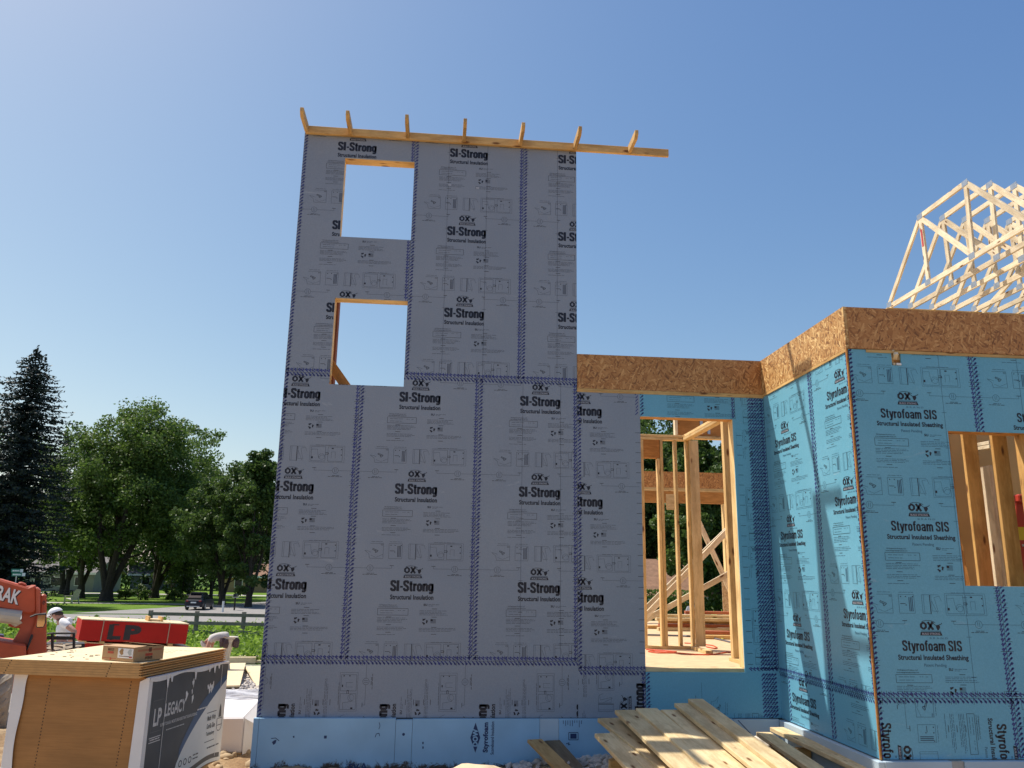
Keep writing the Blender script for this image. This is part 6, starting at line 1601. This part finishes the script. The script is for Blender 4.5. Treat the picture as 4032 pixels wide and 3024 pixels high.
# ------------------------------------------------------------------ small street things
p = gat(922, 2405); MBX = thing('mailbox', p, 'dark mailbox on a post beside the drive, right of the parked car', 'mailbox')
h = 2.0
MB().box((p.x-.06, p.y-.06, p.z), (p.x+.06, p.y+.06, p.z+1.15)).build('post', M_BARK, MBX); MB().box((p.x-.22, p.y-.3, p.z+1.15), (p.x+.25, p.y+.4, p.z+1.22)).build('shelf', M_PATH, MBX)
mb = MB().prism([(-.14, 0), (.14, 0), (.14, .18), (.10, .26), (-.10, .26), (-.14, .18)], 'y', p.y-.28, p.y+.3, 0, Matrix.Translation((p.x, 0, p.z+1.221))); mb.build('letter_box', M_CARB, MBX)
p = gat(876, 2412); MK = thing('marker_post', p, 'white marker post with a dark cap behind the fence', 'post')
MB().tube([p, p+Vector((0, 0, .95))], .09, 10).build('shaft', M_TRIM, MK); MB().tube([p+Vector((0, 0, .951)), p+Vector((0, 0, 1.12))], .10, 10).build('cap', M_CARB, MK)
# street name sign above the telehandler
p = gp_(60, 52); SS = thing('street_sign', p, 'green street name sign on a thin pole above the orange boom', 'sign'); hz = atd(62, 2262, 52).z
MB().tube([p, Vector((p.x, p.y, hz+.1))], .03, 8).build('pole', M_STEEL, SS)
M_GREENS = plain('green_sign', (.02, .20, .13), .5, .05)
def blade(c, ln, ang, nm):
    Fm = Matrix.Translation(c) @ Matrix.Rotation(ang, 4, 'Z'); o = MB().box((-ln/2, -.012, -.11), (ln/2, .012, .11), 0, Fm).build(nm, M_GREENS, SS)
    MB().box((ln/2-.20, -.016, -.10), (ln/2-.01, -.0125, .10), 0, Fm).build('white_patch', M_TRIM, o)
    F = Flat(); F.dash(-ln*.42, ln*.18, -.05, random.Random(2), .09, 0); mb = MB()
    for f in F.f: mb.add([Fm @ Vector((F.v[i][0], -.0135, F.v[i][1])) for i in f], [tuple(range(len(f)))])
    mb.build('sign_writing', M_TRIM, o)
blade(Vector((p.x, p.y, hz+.24)), .75, rad(55), 'sign_blade'); blade(Vector((p.x+.12, p.y, hz)), .80, rad(8), 'sign_blade')
# lawn chair
p = gp_(291, 82); CH = thing('lawn_chair', p, 'weathered wooden lawn chair on the grass left of the big maple', 'chair'); Fm = Matrix.Translation(p) @ Matrix.Rotation(rad(160), 4, 'Z') @ Matrix.Scale(1.35, 4)
M_CHR = plain('weathered_chair', (.46, .44, .41), .85, .12)
def cbox(nm, lo, hi, M=None): MB().box(lo, hi, 0, Fm @ M if M is not None else Fm).build(nm, M_CHR, CH)
for y in np.linspace(-.24, .24, 5): 
    hgt = .85-.9*y*y
    MB().prism([(-.22, .30), (-.19, .29), (-.45, hgt+.22), (-.48, hgt+.22)], 'y', y-.05, y+.05, 0, Fm).build('back_slat', M_CHR, CH)
MB().prism([(-.24, .26), (.34, .36), (.34, .40), (-.24, .30)], 'y', -.28, .28, 0, Fm).build('seat', M_CHR, CH)
for y in (-.33, .33):
    MB().box((-.32, y-.07, .56), (.42, y+.07, .59), 0, Fm).build('armrest', M_CHR, CH)
    MB().box((.28, y-.03, 0), (.38, y+.03, .56), 0, Fm).build('leg', M_CHR, CH); MB().prism([(-.42, 0), (-.34, 0), (-.18, .56), (-.26, .56)], 'y', y-.03, y+.03, 0, Fm).build('leg', M_CHR, CH)
# picnic table by the pale house
p = gp_(250, 104); PT = thing('picnic_table', p, 'dark picnic table under the trees in front of the pale house', 'table')
M_DK = plain('dark_stained_wood', (.05, .045, .04), .8)
MB().box((p.x-1.5, p.y-.4, p.z+.72), (p.x+1.5, p.y+.4, p.z+.78)).build('table_top', M_DK, PT)
for y in (-.8, .8): MB().box((p.x-1.5, p.y+y-.15, p.z+.42), (p.x+1.5, p.y+y+.15, p.z+.47)).build('bench', M_DK, PT)
for x in (-1.1, 1.1):
    MB().prism([(-.75, 0), (-.62, 0), (-.1, .72), (-.25, .72)], 'x', p.x+x-.05, p.x+x+.05, 0, Matrix.Translation((0, p.y, p.z))).build('leg', M_DK, PT)
    MB().prism([(.75, 0), (.62, 0), (.1, .72), (.25, .72)], 'x', p.x+x-.05, p.x+x+.05, 0, Matrix.Translation((0, p.y, p.z))).build('leg', M_DK, PT)
    MB().box((p.x+x-.05, p.y-.9, p.z+.36), (p.x+x+.05, p.y+.9, p.z+.42)).build('cross_bar', M_DK, PT)
